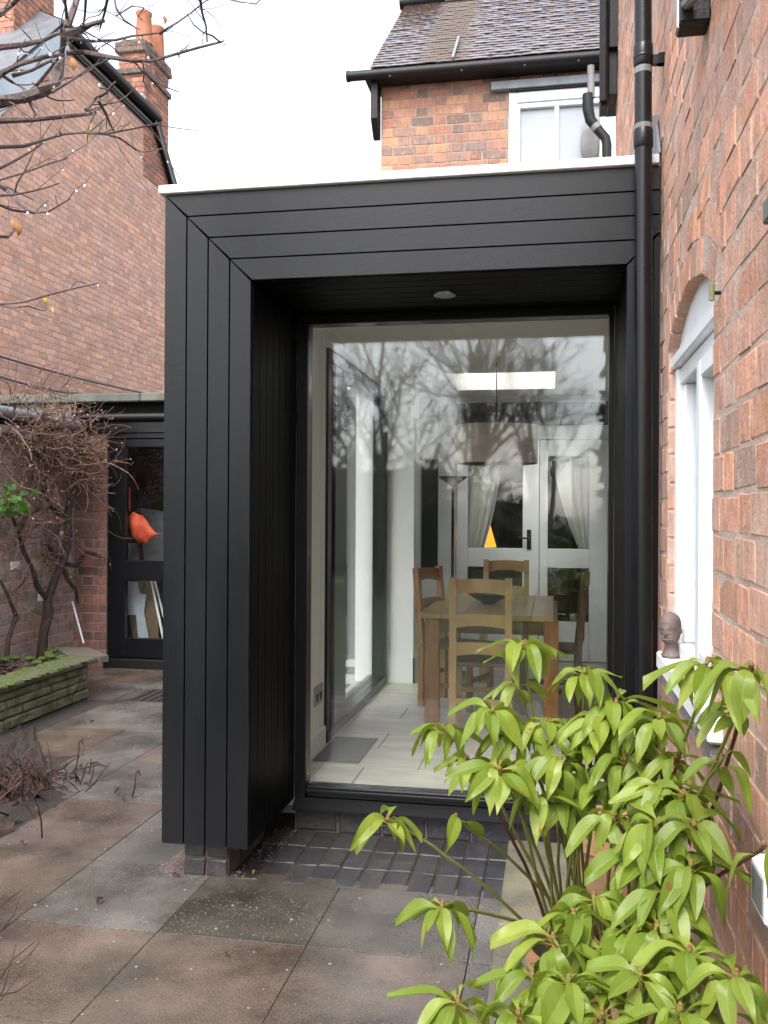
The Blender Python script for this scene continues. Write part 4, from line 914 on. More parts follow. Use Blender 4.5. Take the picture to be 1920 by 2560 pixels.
# pier beside the door
m_ = MB().box(-4.85, YO + .005, -.05, -4.5, YO + .25, 2.39); obj('mortar_core', m_, MORTAR_B, ob)
lay_bricks(ob, brick_rows(-.02, 2.39, .0945, lambda z: [(-4.85, -4.5)], .235, .12, .012, 'flemish', .15), frame_Y(YO), BR_PIER, .05, 100)
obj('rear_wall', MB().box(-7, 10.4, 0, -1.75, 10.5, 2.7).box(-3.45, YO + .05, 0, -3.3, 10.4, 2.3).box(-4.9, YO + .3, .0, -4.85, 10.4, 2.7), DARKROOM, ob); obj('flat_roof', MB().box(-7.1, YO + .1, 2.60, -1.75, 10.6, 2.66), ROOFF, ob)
obj('front_wall', MB().box(-3.45, YO + .01, 0, -1.75, YO + .2, 2.334), FRAME, ob)
# door
sd_ = empty('shed_door', (-4.0, YO, 0), 'black half glazed outbuilding door left of the extension', 'door')
DL, DR = -4.485, -3.46
m_ = MB().cbox(DL, YO + .0, .10, -4.292, YO + .06, 2.33, .005); m_.cbox(-3.62, YO, .10, DR, YO + .06, 2.33, .005); m_.cbox(-4.2915, YO, 2.245, -3.6205, YO + .06, 2.33, .005); m_.cbox(-4.2915, YO, .885, -3.6205, YO + .06, 1.095, .005); m_.cbox(-4.2915, YO, .10, -3.6205, YO + .06, .30, .005)
obj('door_leaf', m_, FRAME, sd_)
obj('glass_pane', MB().box(-4.292, YO + .03, 1.095, -3.62, YO + .034, 2.245), GLASS1, sd_); obj('glass_pane', MB().box(-4.292, YO + .03, .30, -3.62, YO + .034, .885), GLASS1, sd_)
obj('threshold', MB().cbox(DL - .02, YO - .06, .0, DR, YO + .1, .092, .006), IRON, sd_)
# things seen through the door glass
rd = MB(); prof = []
for k in range(17):
    t = k / 16; w = .15 * math.sin(math.pi * min(1, t * 1.15) ** .8) * (1 - .25 * t) + .004
    prof.append((abs(w), t * .42))
q = onY(340, 1290, YO + .16)
rd.v = []; n_ = 14
for k, (w, l) in enumerate(prof):
    for i in range(n_):
        a = 2 * math.pi * i / n_; rr = w * (1 + .09 * math.sin(5 * a + k * .9) + .05 * math.sin(3 * a - 1.7 * k))
        rd.v.append((q.x - .09 + l * .86, q.y + rr * .45 * math.sin(a), q.z - .04 + rr * 1.05 * math.cos(a) - l * .12 - .10 * math.sin(l * 5)))
for k in range(16):
    for i in range(n_): rd.f.append((k * n_ + i, k * n_ + (i + 1) % n_, (k + 1) * n_ + (i + 1) % n_, (k + 1) * n_ + i))
he = empty('hanging_ornament', (q.x, q.y, q.z), 'orange red padded cloth shape hanging behind the upper door glass', 'ornament')
obj('cloth_body', rd, RED, he, True); obj('cord', MB().tube([(q.x - .07, q.y, q.z + .05), (q.x - .075, q.y, q.z + .30)], .01, 6), RED, he)
def flat(name, pts, mat, y, label, cat):
    p = [onY(u, v, y) for u, v in pts]; m = MB().prism([(a.x, a.z) for a in p], 'Y', y, y + .012); tag(obj(name, m, mat), label, cat)
flat('brown_panel', [(345, 1447), (388, 1447), (398, 1600), (333, 1600), (322, 1530)], BROWNB, YO + .25, 'brown board leaning behind the lower pane of the black door', 'board')
flat('paper_sheet', [(318, 1452), (343, 1455), (348, 1483), (366, 1487), (360, 1530), (372, 1598), (346, 1598), (340, 1537), (314, 1537), (313, 1480)], PAPER, YO + .22, 'torn bluish white paper sheet behind the lower door pane', 'paper')
flat('white_strip', [(375, 1450), (380, 1450), (411, 1597), (405, 1597)], PLAST, YO + .20, 'long thin white strip leaning behind the lower door pane', 'strip')
flat('white_strip', [(385, 1453), (389, 1453), (412, 1545), (408, 1548)], PLAST, YO + .24, 'short thin white strip at the right of the lower door pane', 'strip')
flat('canvas_panel', [(318, 1357), (345, 1358), (348, 1402), (314, 1402)], GREYC, YO + .5, 'dull grey panel low behind the upper door pane', 'panel')
flat('canvas_panel', [(352, 1270), (418, 1280), (418, 1402), (360, 1402)], GREYC, YO + .7, 'tall dull grey panel behind the orange red ornament', 'panel')
# side wall with creeper
gw = empty('garden_wall', (-4.85, 7, 0), 'weathered brick side wall under a gutter, covered by the bare creeper', 'wall')
XG = -4.85
obj('mortar_core', MB().box(XG - .25, 4.2, -.05, XG - .005, YO - .005, 2.44), MORTAR_D, gw)
lay_bricks(gw, brick_rows(-.02, 2.26, .096, lambda z: [(4.2, YO - .01)], .235, .12, .012, 'flemish', .05), frame_X(XG, -1), BR_GARDEN, .05, 240, .003)
obj('fascia', MB().cbox(XG + .001, 4.2, 2.255, XG + .03, YO - .01, 2.36, .004), FASC, gw); obj('fascia', MB().cbox(XG + .001, 4.2, 2.362, XG + .02, YO - .01, 2.44, .004), BLACK, gw)
obj('gutter', MB().tube([(XG + .075, 4.2, 2.47), (XG + .075, YO - .11, 2.46)], .055, 10), LEAD, gw, True)
for y, z in ((7.85, 2.13), (7.7, 1.62), (8.4, 1.32), (7.55, 1.05), (8.0, .72)): obj('render_patch', MB().cbox(XG - .01, y, z, XG + .008, y + .14, z + .075, .006), PLAST, gw)
lt = obj('plastic_roof_sheet', MB().add([(-6.9, 9.0, 2.82), (-6.9, 12.3, 3.30), (-8.8, 12.3, 3.3), (-5.9, 9.0, 2.80), (-6.86, 9.0, 2.86), (-6.86, 12.3, 3.36), (-5.9, 9.0, 2.84)], [(0, 3, 1), (4, 5, 6)]), LEADL)
bpy.data.objects.remove(lt)
sk = obj('white_stick', MB().tube([onY(181, 1504, 8.52), onY(209, 1608, 8.3)], [.011, .009], 7), PLAST); tag(sk, 'thin white stick leaning on the brick pier behind the planter', 'stick')

# ================================================================== STONE PLANTER
pr = empty('stone_planter', (-4.3, 6.5, 0), 'raised bed of mossy rough stone courses with slab coping', 'planter')
XP = -3.88
obj('fill_soil', MB().box(XG + .02, 3.9, .0, XP - .16, 7.16, .27), SOIL, pr)
obj('mortar_core', MB().box(XP - .15, 3.9, -.02, XP - .02, 7.18, .285).box(XG + .02, 7.06, -.02, XP - .151, 7.18, .285), MORTAR_G, pr)
zc_ = .0; rowh = [.085, .07, .065, .065]
for r_, h in enumerate(rowh):
    y = 3.9 - .1 * (r_ % 2)
    while y < 7.19:
        L_ = R.uniform(.28, .62); y1 = min(y + L_, 7.195)
        if y1 - y > .08:
            m = MB().cbox(XP - .12, y + .004, zc_ + .003, XP + R.uniform(-.004, .012), y1 - .004, zc_ + h - .004, .012)
            m.v = [(v[0] + R.uniform(-.004, .004), v[1] + R.uniform(-.004, .004), v[2] + R.uniform(-.003, .003)) for v in m.v]
            obj('stone', m, STONEW, pr)
        y = y1
    x = XG + .05
    while x < XP - .14:
        x1 = min(x + R.uniform(.25, .5), XP - .125)
        if x1 - x > .06:
            m = MB().cbox(x + .004, 7.08, zc_ + .003, x1 - .004, 7.195 + R.uniform(-.004, .01), zc_ + h - .004, .012); obj('stone', m, STONEW, pr)
        x = x1
    zc_ += h
y = 3.85
for L_ in (.9, .88, .86, .80):
    m = MB().cbox(XP - .24, y + .004, .288, XP + .035, y + L_ - .004, .338, .014)
    m.v = [(v[0] + R.uniform(-.006, .006), v[1], v[2] + R.uniform(-.004, .004)) for v in m.v]; obj('coping_stone', m, MOSSC, pr); y += L_
obj('coping_stone', MB().add(*[[(XP - .26, 7.29, .288), (XP + .05, 7.29, .288), (XP + .09, 7.36, .288), (XP - .3, 7.75, .288), (XP - .62, 7.72, .288), (XP - .26, 7.29, .340), (XP + .05, 7.29, .340), (XP + .09, 7.36, .340), (XP - .3, 7.75, .340), (XP - .62, 7.72, .340)], [(0, 4, 3, 2, 1), (5, 6, 7, 8, 9), (0, 1, 6, 5), (1, 2, 7, 6), (2, 3, 8, 7), (3, 4, 9, 8), (4, 0, 5, 9)]]), MOSSC, pr)
# leaf litter in the planter
def leaf_litter(name, label, region, n, mats, zf, parent=None, size=.035):
    m = MB()
    for _ in range(n):
        x, y = region(); z = zf(x, y); a = R.uniform(0, 6.28); s = size * R.uniform(.5, 1.3); t = R.uniform(-.5, .5)
        u = Vector((math.cos(a), math.sin(a), t)) * s; w = Vector((-math.sin(a), math.cos(a), R.uniform(-.6, .6))) * s * .5; p = Vector((x, y, z + .012))
        m.add([p - u, p + w + Vector((0, 0, .006)), p + u, p - w], [(0, 1, 2), (0, 2, 3)])
    o = obj(name, m, mats, parent, kind='stuff'); return o
tag(leaf_litter('leaf_litter', '', lambda: (R.uniform(XG + .05, XP - .27), R.uniform(4.5, 7.2)), 700, DEAD, lambda x, y: .275), 'brown fallen leaves lying on the soil of the raised bed', 'leaf litter')
tag(leaf_litter('leaf_litter', '', lambda: (R.uniform(-4.2, -2.64), R.uniform(2.2, 4.75)), 500, DEAD, lambda x, y: .02), 'dark leaf debris on the open bed beside the paving', 'leaf litter')
def mossblob():
    m = MB()
    for _ in range(150):
        y = R.gauss(R.choice((5.7, 6.3, 6.9)), .2); x = XP + R.uniform(-.24, .04); m.ball((x, y, .338), R.uniform(.008, .03), 4, (1.3, 1.3, .35))
    for _ in range(16):
        x = R.uniform(-4.7, -4.2); y = R.uniform(6.9, 7.8); m.ball((x, y, .31), R.uniform(.02, .045), 4, (1.2, 1, .6))
    tag(obj('moss_cushions', m, M('moss', (.08, .12, .015), (.045, .065, .015), 40, .95, .9, 90), None, True, 'stuff'), 'green moss cushions on the planter coping', 'moss')
mossblob()

# ================================================================== PLANTS
def wander(rng, p, d, L, n, bend=.25, grav=0):
    pts = [Vector(p)]; d = Vector(d).normalized()
    for _ in range(n):
        d = (d + Vector((rng.uniform(-bend, bend), rng.uniform(-bend, bend), rng.uniform(-bend, bend) + grav))).normalized(); pts.append(pts[-1] + d * (L / n))
    return pts
# --- creeper
cr = empty('bare_creeper', (-4.7, 8.1, .3), 'leafless twisted creeper with pale buds covering the side wall', 'creeper')
rc = random.Random(21)
def cpt(u, v, off=.12):
    p = onX(u, v, XG + off)
    if p.y > YO - off: p = onY(u, v, YO - off)
    return p
trunks = [[(102, 1660), (108, 1585), (120, 1530), (118, 1500), (140, 1440), (160, 1400), (170, 1340), (168, 1290), (175, 1250), (185, 1200), (195, 1150), (200, 1100)], [(160, 1400), (130, 1380), (118, 1358), (140, 1340)], [(118, 1500), (95, 1470), (80, 1420), (60, 1380), (45, 1330), (30, 1290), (10, 1260)],
          [(168, 1300), (130, 1270), (112, 1230), (110, 1180), (112, 1140), (100, 1090), (95, 1060), (70, 1040)], [(45, 1330), (65, 1290), (100, 1270)], [(15, 1670), (20, 1600), (40, 1540), (20, 1490), (0, 1450)], [(165, 1410), (190, 1415), (215, 1380), (240, 1385), (262, 1400)], [(160, 1420), (170, 1450), (190, 1475), (195, 1510)], [(112, 1150), (60, 1110), (20, 1085), (-10, 1080)]]
m_ = MB()
for k, t in enumerate(trunks):
    r0 = .055 if k == 0 else .026
    pts = [cpt(u, v, .10 + .05 * rc.random()) for u, v in t]; n = len(pts)
    m_.tube(pts, [r0 * (1 - .65 * i / n) * rc.uniform(.8, 1.25) for i in range(n)], 7)
obj('trunk', m_, VINEB, cr, True)
m_ = MB(); bd = MB()
for _ in range(780):
    zone = rc.random()
    if zone < .50: u, v = rc.gauss(165, 55), rc.gauss(1130, 55)
    elif zone < .68: u, v = rc.gauss(60, 60), rc.gauss(1050, 40)
    else: u, v = rc.gauss(85, 70), rc.gauss(1290, 130)
    if u > 290 or u < -60 or v > 1600: continue
    if u > 255 and rc.random() < .6: continue
    p = cpt(u, v, rc.uniform(.03, .30)); a = rc.uniform(-1.0, 1.0)
    d = Vector((rc.gauss(.3, .7), rc.gauss(-.1, .5), rc.gauss(.0, .6)))
    L_ = rc.uniform(.10, .55); pts = wander(rc, p, d, L_, 5, .62, .04); r0 = rc.choice((.003, .0035, .0045, .006, .011))
    m_.tube(pts, [r0, r0 * .9, r0 * .75, r0 * .6, r0 * .5, r0 * .35], 4, False)
    for q_ in pts[1:]:
        if rc.random() < .14: bd.ball(q_ + Vector((rc.uniform(-.006, .006),) * 3), rc.uniform(.004, .008), 3, (1, 1, 1.6))
obj('branches', m_, VINET, cr, False, 'stuff'); obj('buds', bd, BUD, cr, False, 'stuff')
# --- ivy clump
def leaf_shape(L_, W_, droop, fold=.25, rows=8, cols=6, curl=0.0, petiole=.14):
    m = MB(); mid = []; base = []
    ang = rad(25); y = 0; z = 0; pts = []
    for i in range(rows + 1):
        t = i / rows; pts.append((y, z)); q5 = min(1, max(0, (t - .04) / .42)); ang = rad(22) - (droop + rad(22)) * (q5 * q5 * (3 - 2 * q5))
        y += math.cos(ang) / rows; z += math.sin(ang) / rows
    for i in range(rows + 1):
        t = i / rows
        if t < petiole: w = .022
        else:
            s = (t - petiole) / (1 - petiole); w = .022 + W_ * max(0, math.sin(math.pi * s ** .92)) ** 1.05
        for k in range(cols + 1):
            x = (-1, -.55, -.075, 0, .075, .55, 1)[k]; m.v.append((x * w * .5 * L_, pts[i][0] * L_, (pts[i][1] + abs(x) * w * fold + curl * x * t * .12) * L_))
            mid.append(1.0 if k == cols // 2 else 0.0); base.append(max(0.0, 1 - t / petiole * .9) if t < petiole * 1.3 else 0.0)
    c1 = cols + 1
    for i in range(rows):
        for k in range(cols): m.f.append((i * c1 + k, i * c1 + k + 1, (i + 1) * c1 + k + 1, (i + 1) * c1 + k))
    m.att['mid'] = [v * .55 for v in mid]; m.att['base'] = base; return m
def fine_mid(m, cols=6): return m
leafs = []
for s in range(9):
    m = leaf_shape(1, R.uniform(.24, .31), rad([28, 42, 56, 70, 20, 48, 62, 36, 76][s]), R.uniform(.10, .3), 10, 6, R.uniform(-1, 1)); me = m.mesh('leaf', True); me.materials.append(LEAF); leafs.append(me)
iv = empty('ivy', (-4.7, 7.3, 1.6), 'small clump of bright green ivy leaves on the creeper', 'ivy')
ivm = MB()
for k in range(9):
    a = 2 * math.pi * k / 9; r_ = (1, .72, .9)[k % 3] if k else .35; ivm.v.append((r_ * .5 * math.sin(a), .45 - r_ * .5 * math.cos(a) + .05, .05 * (k % 2)))
ivm.v.append((0, .45, .06)); ivm.f = [(9, k, (k + 1) % 9) for k in range(9)]; ivm.att['mid'] = [0.0] * 10; ivm.att['base'] = [0.0] * 10
ime = ivm.mesh('leaf'); ime.materials.append(LEAFD)
for _ in range(46):
    u, v = rc.gauss(35, 28), rc.gauss(1245, 20)
    if u > 92: continue
    inst('leaf', ime, Matrix.Translation(cpt(u, v, rc.uniform(.2, .4))) @ Matrix.Rotation(rc.uniform(-1.2, 1.2), 4, 'Z') @ Matrix.Rotation(rc.uniform(-2.4, -1.0), 4, 'X') @ Matrix.Scale(rc.uniform(.07, .12), 4), iv)
# --- withered perennials
wp = empty('withered_plant', (-3.0, 4.6, 0), 'clump of withered red brown stems at the paving edge', 'plant')
m_ = MB()
for _ in range(330):
    p = Vector((rc.gauss(-3.10, .24), rc.gauss(4.62, .24), .01)); d = Vector((rc.gauss(.1, .55), rc.gauss(0, .5), rc.uniform(.25, 1.1)))
    L_ = rc.uniform(.08, .30); pts = wander(rc, p, d, L_, 3, .35, -.12); r0 = rc.uniform(.003, .0065); m_.tube(pts, [r0, r0, r0 * .7, r0 * .4], 3, False)
    if rc.random() < .5:
        q_ = pts[-1]; s = rc.uniform(.012, .03); m_.add([q_, q_ + Vector((s, s * .3, -s)), q_ + Vector((s * .3, s, s * .4)), q_ + Vector((-s * .5, s * .6, -s * .5))], [(0, 1, 2), (0, 2, 3)])
m_.tube([(-3.17, 4.75, 0), (-3.16, 4.75, .2), (-3.15, 4.74, .44)], [.009, .008, .004], 5)
obj('stems', m_, DEAD, wp, False, 'stuff')
tw = empty('bare_twigs', (-1.9, 2.3, 0), 'sparse thin reddish twigs rising at the lower left corner', 'plant')
m_ = MB()
for a, b, c in (((-40, 2560), (60, 2420), (100, 2345)), ((-20, 2480), (30, 2400), (95, 2348)), ((-60, 2600), (10, 2470), (40, 2360)), ((-40, 2440), (55, 2405), (110, 2345)), ((-50, 2500), (40, 2480), (105, 2438)), ((-30, 2300), (20, 2250), (55, 2225)), ((0, 2330), (35, 2285), (50, 2240))):
    m_.tube([deep(a[0], a[1], 2.0), deep(b[0], b[1], 2.05), deep(c[0], c[1], 2.1)], [.0022, .0016, .0008], 4)
obj('twigs', m_, DEAD, tw)
# --- overhanging tree at top left
tr = empty('bare_tree', (-2.35, 2.5, 0), 'bare branched garden tree reaching in at top left, beaded with raindrops', 'tree')
TC = lambda u, v, z: deep(u, v, z)
m_ = MB().tube([(-2.35, 2.45, 0), (-2.33, 2.5, .8), (-2.40, 2.55, 1.6), (-2.3, 2.6, 2.3), (-2.25, 2.65, 2.9)], [.10, .085, .07, .055, .045], 10); obj('trunk', m_, BARK, tr, True)
limbs = [([(-60, 262), (0, 255), (60, 243), (110, 228), (135, 212), (147, 180), (153, 140), (160, 95), (170, 60), (185, 20), (198, -20)], 3.0, .021), ([(-60, 305), (0, 302), (80, 300), (150, 293), (200, 287), (238, 282)], 2.9, .011), ([(-60, 135), (0, 118), (60, 112), (110, 100), (140, 85), (165, 80)], 3.2, .012), ([(160, 85), (200, 75), (225, 62), (258, 52)], 3.0, .014),
         ([(-60, 45), (0, 35), (30, 12), (48, -5)], 3.2, .013), ([(170, 95), (230, 103), (290, 100), (330, 90), (400, 82)], 3.1, .006), ([(165, 132), (210, 130), (270, 142), (330, 152), (380, 153), (440, 135), (500, 118), (560, 103)], 3.0, .008), ([(0, 185), (50, 160), (120, 140), (160, 138)], 3.1, .010), ([(0, 185), (30, 205), (60, 222), (75, 260), (90, 288)], 3.1, .007),
         ([(-20, 368), (60, 365), (110, 350), (160, 335), (215, 330), (270, 334), (330, 322), (405, 307)], 2.9, .006), ([(215, 332), (260, 335), (300, 345), (340, 375), (360, 380), (415, 370)], 2.9, .004), ([(-20, 430), (40, 400), (90, 370), (110, 355)], 3.0, .005), ([(-20, 455), (60, 432), (120, 410), (170, 395)], 2.8, .004), ([(-20, 450), (20, 478), (50, 510), (70, 527)], 2.8, .008), ([(-20, 488), (30, 488), (80, 478), (120, 468), (148, 458)], 2.8, .004), ([(-20, 505), (30, 525), (80, 532), (120, 530), (175, 497)], 2.8, .005),
         ([(-20, 762), (60, 755), (130, 735), (200, 718), (245, 708)], 2.7, .0035), ([(0, 762), (30, 770), (70, 765), (100, 775), (115, 777)], 2.7, .003), ([(-20, 590), (20, 592), (40, 570)], 2.7, .006), ([(160, 90), (168, 60), (165, 20), (160, -10)], 3.0, .008), ([(285, -10), (290, 20), (310, 50), (340, 70), (350, 75)], 3.1, .004), ([(245, 250), (265, 285), (275, 310), (287, 332)], 2.9, .005), ([(400, 85), (420, 70), (445, 55), (480, 30), (510, 5), (540, -10)], 3.1, .004), ([(500, -5), (505, 30), (515, 65), (518, 105)], 3.1, .005),
         ([(215, 275), (235, 250), (265, 232), (288, 205)], 2.9, .007), ([(130, 230), (180, 200), (220, 172), (280, 145)], 3.0, .005), ([(60, 245), (90, 215), (130, 165), (150, 140)], 3.05, .007), ([(30, 190), (80, 175), (130, 150)], 3.0, .008), ([(215, -10), (212, 40), (205, 80)], 3.0, .005), ([(270, -10), (262, 30), (250, 70)], 3.0, .005), ([(340, 150), (375, 165), (400, 185)], 3.0, .003), ([(290, 40), (330, 15), (360, 20), (345, 40), (355, 50)], 3.1, .003), ([(560, -5), (600, 5), (640, 10), (660, -10)], 3.2, .003)]
br_ = MB(); tips = []; rt = random.Random(5)
for pts, z, r0 in limbs:
    n = len(pts); P_ = []
    for i, (u, v) in enumerate(pts): P_.append(TC(u, v, z + .12 * math.sin(i * 1.3 + r0 * 900) + .02 * i))
    br_.tube(P_, [r0 * (1 - .62 * i / n) * rt.uniform(.9, 1.12) for i in range(n)], 6); tips += P_[2:]
    for i in range(1, n):
        for _ in range(2):
            if rt.random() < .45:
                q0 = P_[i - 1].lerp(P_[i], rt.random()); d = (P_[i] - P_[i - 1]).normalized() + Vector((rt.gauss(0, .7), rt.gauss(0, .7), rt.gauss(.15, .7)))
                L_ = rt.uniform(.04, .26); w_ = wander(rt, q0, d, L_, 4, .28); r1 = min(r0 * .45, .0035) * rt.uniform(.6, 1)
                br_.tube(w_, [r1, r1, r1 * .8, r1 * .7, r1 * .5], 4, False); tips += w_[1:]
obj('branches', br_, BARK, tr, True)
dr = MB()
for p in rt.sample(tips, min(55, len(tips))): dr.ball(p - Vector((0, 0, .0075)), rt.uniform(.003, .0055), 5, (1, 1, 1.25))
obj('water_drops', dr, DROP, tr, True, 'stuff')
def dry(u, v, z, s, mat):
    p = deep(u, v, z); m = MB(); n = 7; tw_ = R.uniform(-.8, .8)
    for i in range(n + 1):
        t = i / n; w = s * .26 * math.sin(math.pi * min(.98, t + .03)) ** .8; a = tw_ + t * .9
        for k in (-1, 0, 1): m.v.append((p.x + k * w * math.cos(a) + .15 * s * math.sin(t * 2.5), p.y + k * w * math.sin(a), p.z - t * s * .95 + abs(k) * w * .35))
    for i in range(n):
        for k in (0, 1): m.f.append((3 * i + k, 3 * i + k + 1, 3 * i + k + 4, 3 * i + k + 3))
    obj('dry_leaf', m, mat, tr, True)
for a in ((180, 145, 3.0, .045, DRYLEAF), (224, 308, 2.9, .022, YLEAF), (216, 333, 2.9, .026, YLEAF), (410, 40, 3.1, .03, DRYLEAF), (42, 556, 2.7, .045, DRYLEAF), (30, 548, 2.7, .035, DRYLEAF), (112, 745, 2.7, .022, YLEAF), (130, 765, 2.7, .02, YLEAF)): dry(*a)

# --- the potted shrubs in front
D_ = 1.15732
def shrub(name, label, pot_at, whorls, seed, extra=()):
    rs = random.Random(seed); px0, py0, pz0 = pot_at
    e = empty('potted_shrub', pot_at, label, 'shrub', 'glossy leaved shrubs in pots')
    for j, w in enumerate(whorls):
        u, v, zc, n, L_ = w[:5]; c = deep(u * D_, v * D_, zc)
        base = Vector((px0 + rs.uniform(-.07, .07), py0 + rs.uniform(-.07, .07), pz0))
        mid = base.lerp(c, .55) + Vector((rs.uniform(-.05, .05), rs.uniform(-.05, .05), .06)); m2 = base.lerp(c, .85) + Vector((rs.uniform(-.015, .015), rs.uniform(-.015, .015), .01))
        pts = []
        P4 = [base, mid, m2, c]
        for i in range(13):
            t = i / 12; s = 1 - t
            pts.append(P4[0] * s ** 3 + P4[1] * 3 * s * s * t + P4[2] * 3 * s * t * t + P4[3] * t ** 3 + Vector((rs.uniform(-.003, .003),) * 2 + (0,)))
        m = MB().tube(pts, [.0054 * (1 - .42 * i / 12) for i in range(13)], 6)
        m.ball(c + Vector((0, 0, .003)), .0055, 4)
        obj('stem', m, STEMR if rs.random() < .12 else STEMG, e, True)
        ax = (pts[-1] - pts[-2]).normalized(); off = rs.uniform(0, 6.28)
        toC = math.atan2(-c.y, -c.x)
        n = n + 4 if n > 4 else n
        obj('bud', MB().ball(c + Vector((0, 0, .006)), .0048, 4, (1, 1, 1.3)), REDBUD, e, True)
        for k in range(n):
            a = off + k * 2.399963 + rs.uniform(-.25, .25); tier = k / max(1, n - 1)
            s = L_ * rs.uniform(.78, 1.12) * (.75 + .25 * (1 - abs(tier - .4)))
            Z = Matrix.Rotation(a, 4, 'Z'); X = Matrix.Rotation(rs.uniform(-.15, .28) - .25 * tier, 4, 'X'); Yr = Matrix.Rotation(rs.uniform(-.45, .45), 4, 'Y')
            pos = c - Vector((0, 0, .022 * tier))
            tip = pos + (Z @ Vector((0, s * .75, 0)))
            if tip.x > .375: continue
            inst('leaf', rs.choice(leafs), Matrix.Translation(pos) @ Z @ X @ Yr @ Matrix.Scale(s, 4), e)
    return e
LA = .136
w1 = [(1130, 1392, 2.4, 9, LA), (1263, 1452, 2.25, 9, LA), (1331, 1517, 2.2, 9, LA * 1.05), (1065, 1535, 2.3, 10, LA * 1.05), (958, 1572, 2.35, 8, LA), (1079, 1660, 2.1, 10, LA * 1.1), (838, 1769, 2.25, 5, LA), (956, 1957, 2.0, 8, LA * .95), (1180, 1560, 2.3, 8, LA), (1150, 1650, 2.25, 7, LA), (1210, 1640, 2.2, 8, LA), (1010, 1640, 2.3, 5, LA * .9), (1290, 1600, 2.25, 8, LA), (1120, 1480, 2.5, 5, LA * .8), (1230, 1730, 2.2, 7, LA * .95), (1290, 1690, 2.2, 8, LA * .9), (1240, 1560, 2.35, 8, LA * .9), (1160, 1720, 2.15, 8, LA), (985, 1766, 2.25, 2, LA * 1.15), (1110, 1590, 2.3, 8, LA), (1300, 1550, 2.2, 8, LA), (1260, 1660, 2.25, 7, LA)]
shrub('a', 'tall glossy green shrub in the front terracotta pot, reaching across the picture window', (.08, 2.72, .30), w1, 3)
w2 = [(1425, 1550, 2.05, 8, LA), (1529, 1430, 1.78, 9, LA), (1623, 1443, 1.55, 10, LA * .95), (1478, 1715, 1.9, 9, LA), (1424, 1776, 1.85, 9, LA * 1.1), (1493, 1868, 1.75, 8, LA), (1350, 1640, 2.1, 8, LA), (1400, 1640, 2.1, 8, LA * .9), (1330, 1760, 2.0, 8, LA), (1460, 1640, 2.0, 6, LA * .85), (1370, 1850, 1.9, 6, LA), (1560, 1640, 1.7, 4, LA * .8), (1650, 1830, 1.5, 4, LA * .8), (1380, 1720, 2.05, 8, LA), (1500, 1780, 1.8, 7, LA * .9), (1440, 1930, 1.75, 8, LA), (1400, 1560, 2.15, 7, LA * .85), (1590, 1530, 1.62, 6, LA * .8), (1430, 1700, 1.95, 8, LA), (1360, 1580, 2.15, 7, LA), (1410, 1860, 1.85, 8, LA)]
shrub('b', 'glossy green shrub in the rear pot close against the brick wall', (.24, 2.62, .42), w2, 4)
w3 = [(1283, 1938, 1.85, 9, LA), (1195, 2026, 1.75, 9, LA * 1.0), (1359, 2016, 1.75, 9, LA), (1490, 2053, 1.62, 9, LA * .95), (1229, 2117, 1.6, 9, LA * 1.05), (1383, 2106, 1.6, 9, LA), (990, 2163, 1.65, 9, LA), (1591, 2106, 1.5, 9, LA * .95), (1120, 2190, 1.55, 8, LA), (1300, 2190, 1.55, 9, LA), (1470, 2180, 1.52, 9, LA), (1430, 2060, 1.7, 7, LA * .9), (1250, 2260, 1.5, 8, LA), (1080, 2270, 1.55, 7, LA), (1400, 2270, 1.45, 8, LA), (1310, 2050, 1.75, 8, LA), (1150, 2105, 1.7, 8, LA), (1240, 1975, 1.8, 8, LA * .9), (1420, 2000, 1.7, 8, LA)]
shrub('c', 'glossy green shrub filling the lower right corner nearest the viewer', (.10, 1.75, .30), w3, 5)
def tpot(x, y, z, r, h, label):
    e = empty('plant_pot', (x, y, z), label, 'pot', 'terracotta pots beside the brick wall')
    obj('body', MB().lathe([(r * .66, 0), (r * .92, h * .82), (r * .93, h * .84), (r, h * .85), (r * 1.02, h), (r * .9, h), (r * .86, h * .9), (r * .6, h * .2)], (x, y, z), 28), CLAYP, e, True)
    obj('potting_soil', MB().lathe([(.001, h * .86), (r * .868, h * .86), (r * .868, h * .9), (.001, h * .93)], (x, y, z), 20), SOIL, e)
tpot(.08, 2.72, .036, .155, .30, 'terracotta pot on the concrete strip, holding the tall front shrub')
tpot(.235, 2.60, .10, .135, .34, 'terracotta pot pressed against the brick wall, behind the leaves')
tpot(.10, 1.75, .036, .17, .28, 'terracotta pot at the lower edge, under the nearest leaves')
tpot(.20, 3.20, .036, .15, .52, 'taller terracotta pot below the window sill near the pipe')
st = empty('wall_ledge', (.3, 2.3, 0), 'low stone ledge along the foot of the brick wall behind the pots', 'ledge')
for y0, y1 in ((1.80, 2.20), (2.205, 2.45), (2.85, 3.03), (3.40, 3.60)): obj('block', MB().cbox(.30, y0, .036, .402, y1, .38, .012), STONE_U, st)
tag(obj('plant_label', MB().box(.165, 2.70, .31, .185, 2.704, .50), PLAST), 'white plastic plant label stuck in the front pot soil', 'label')

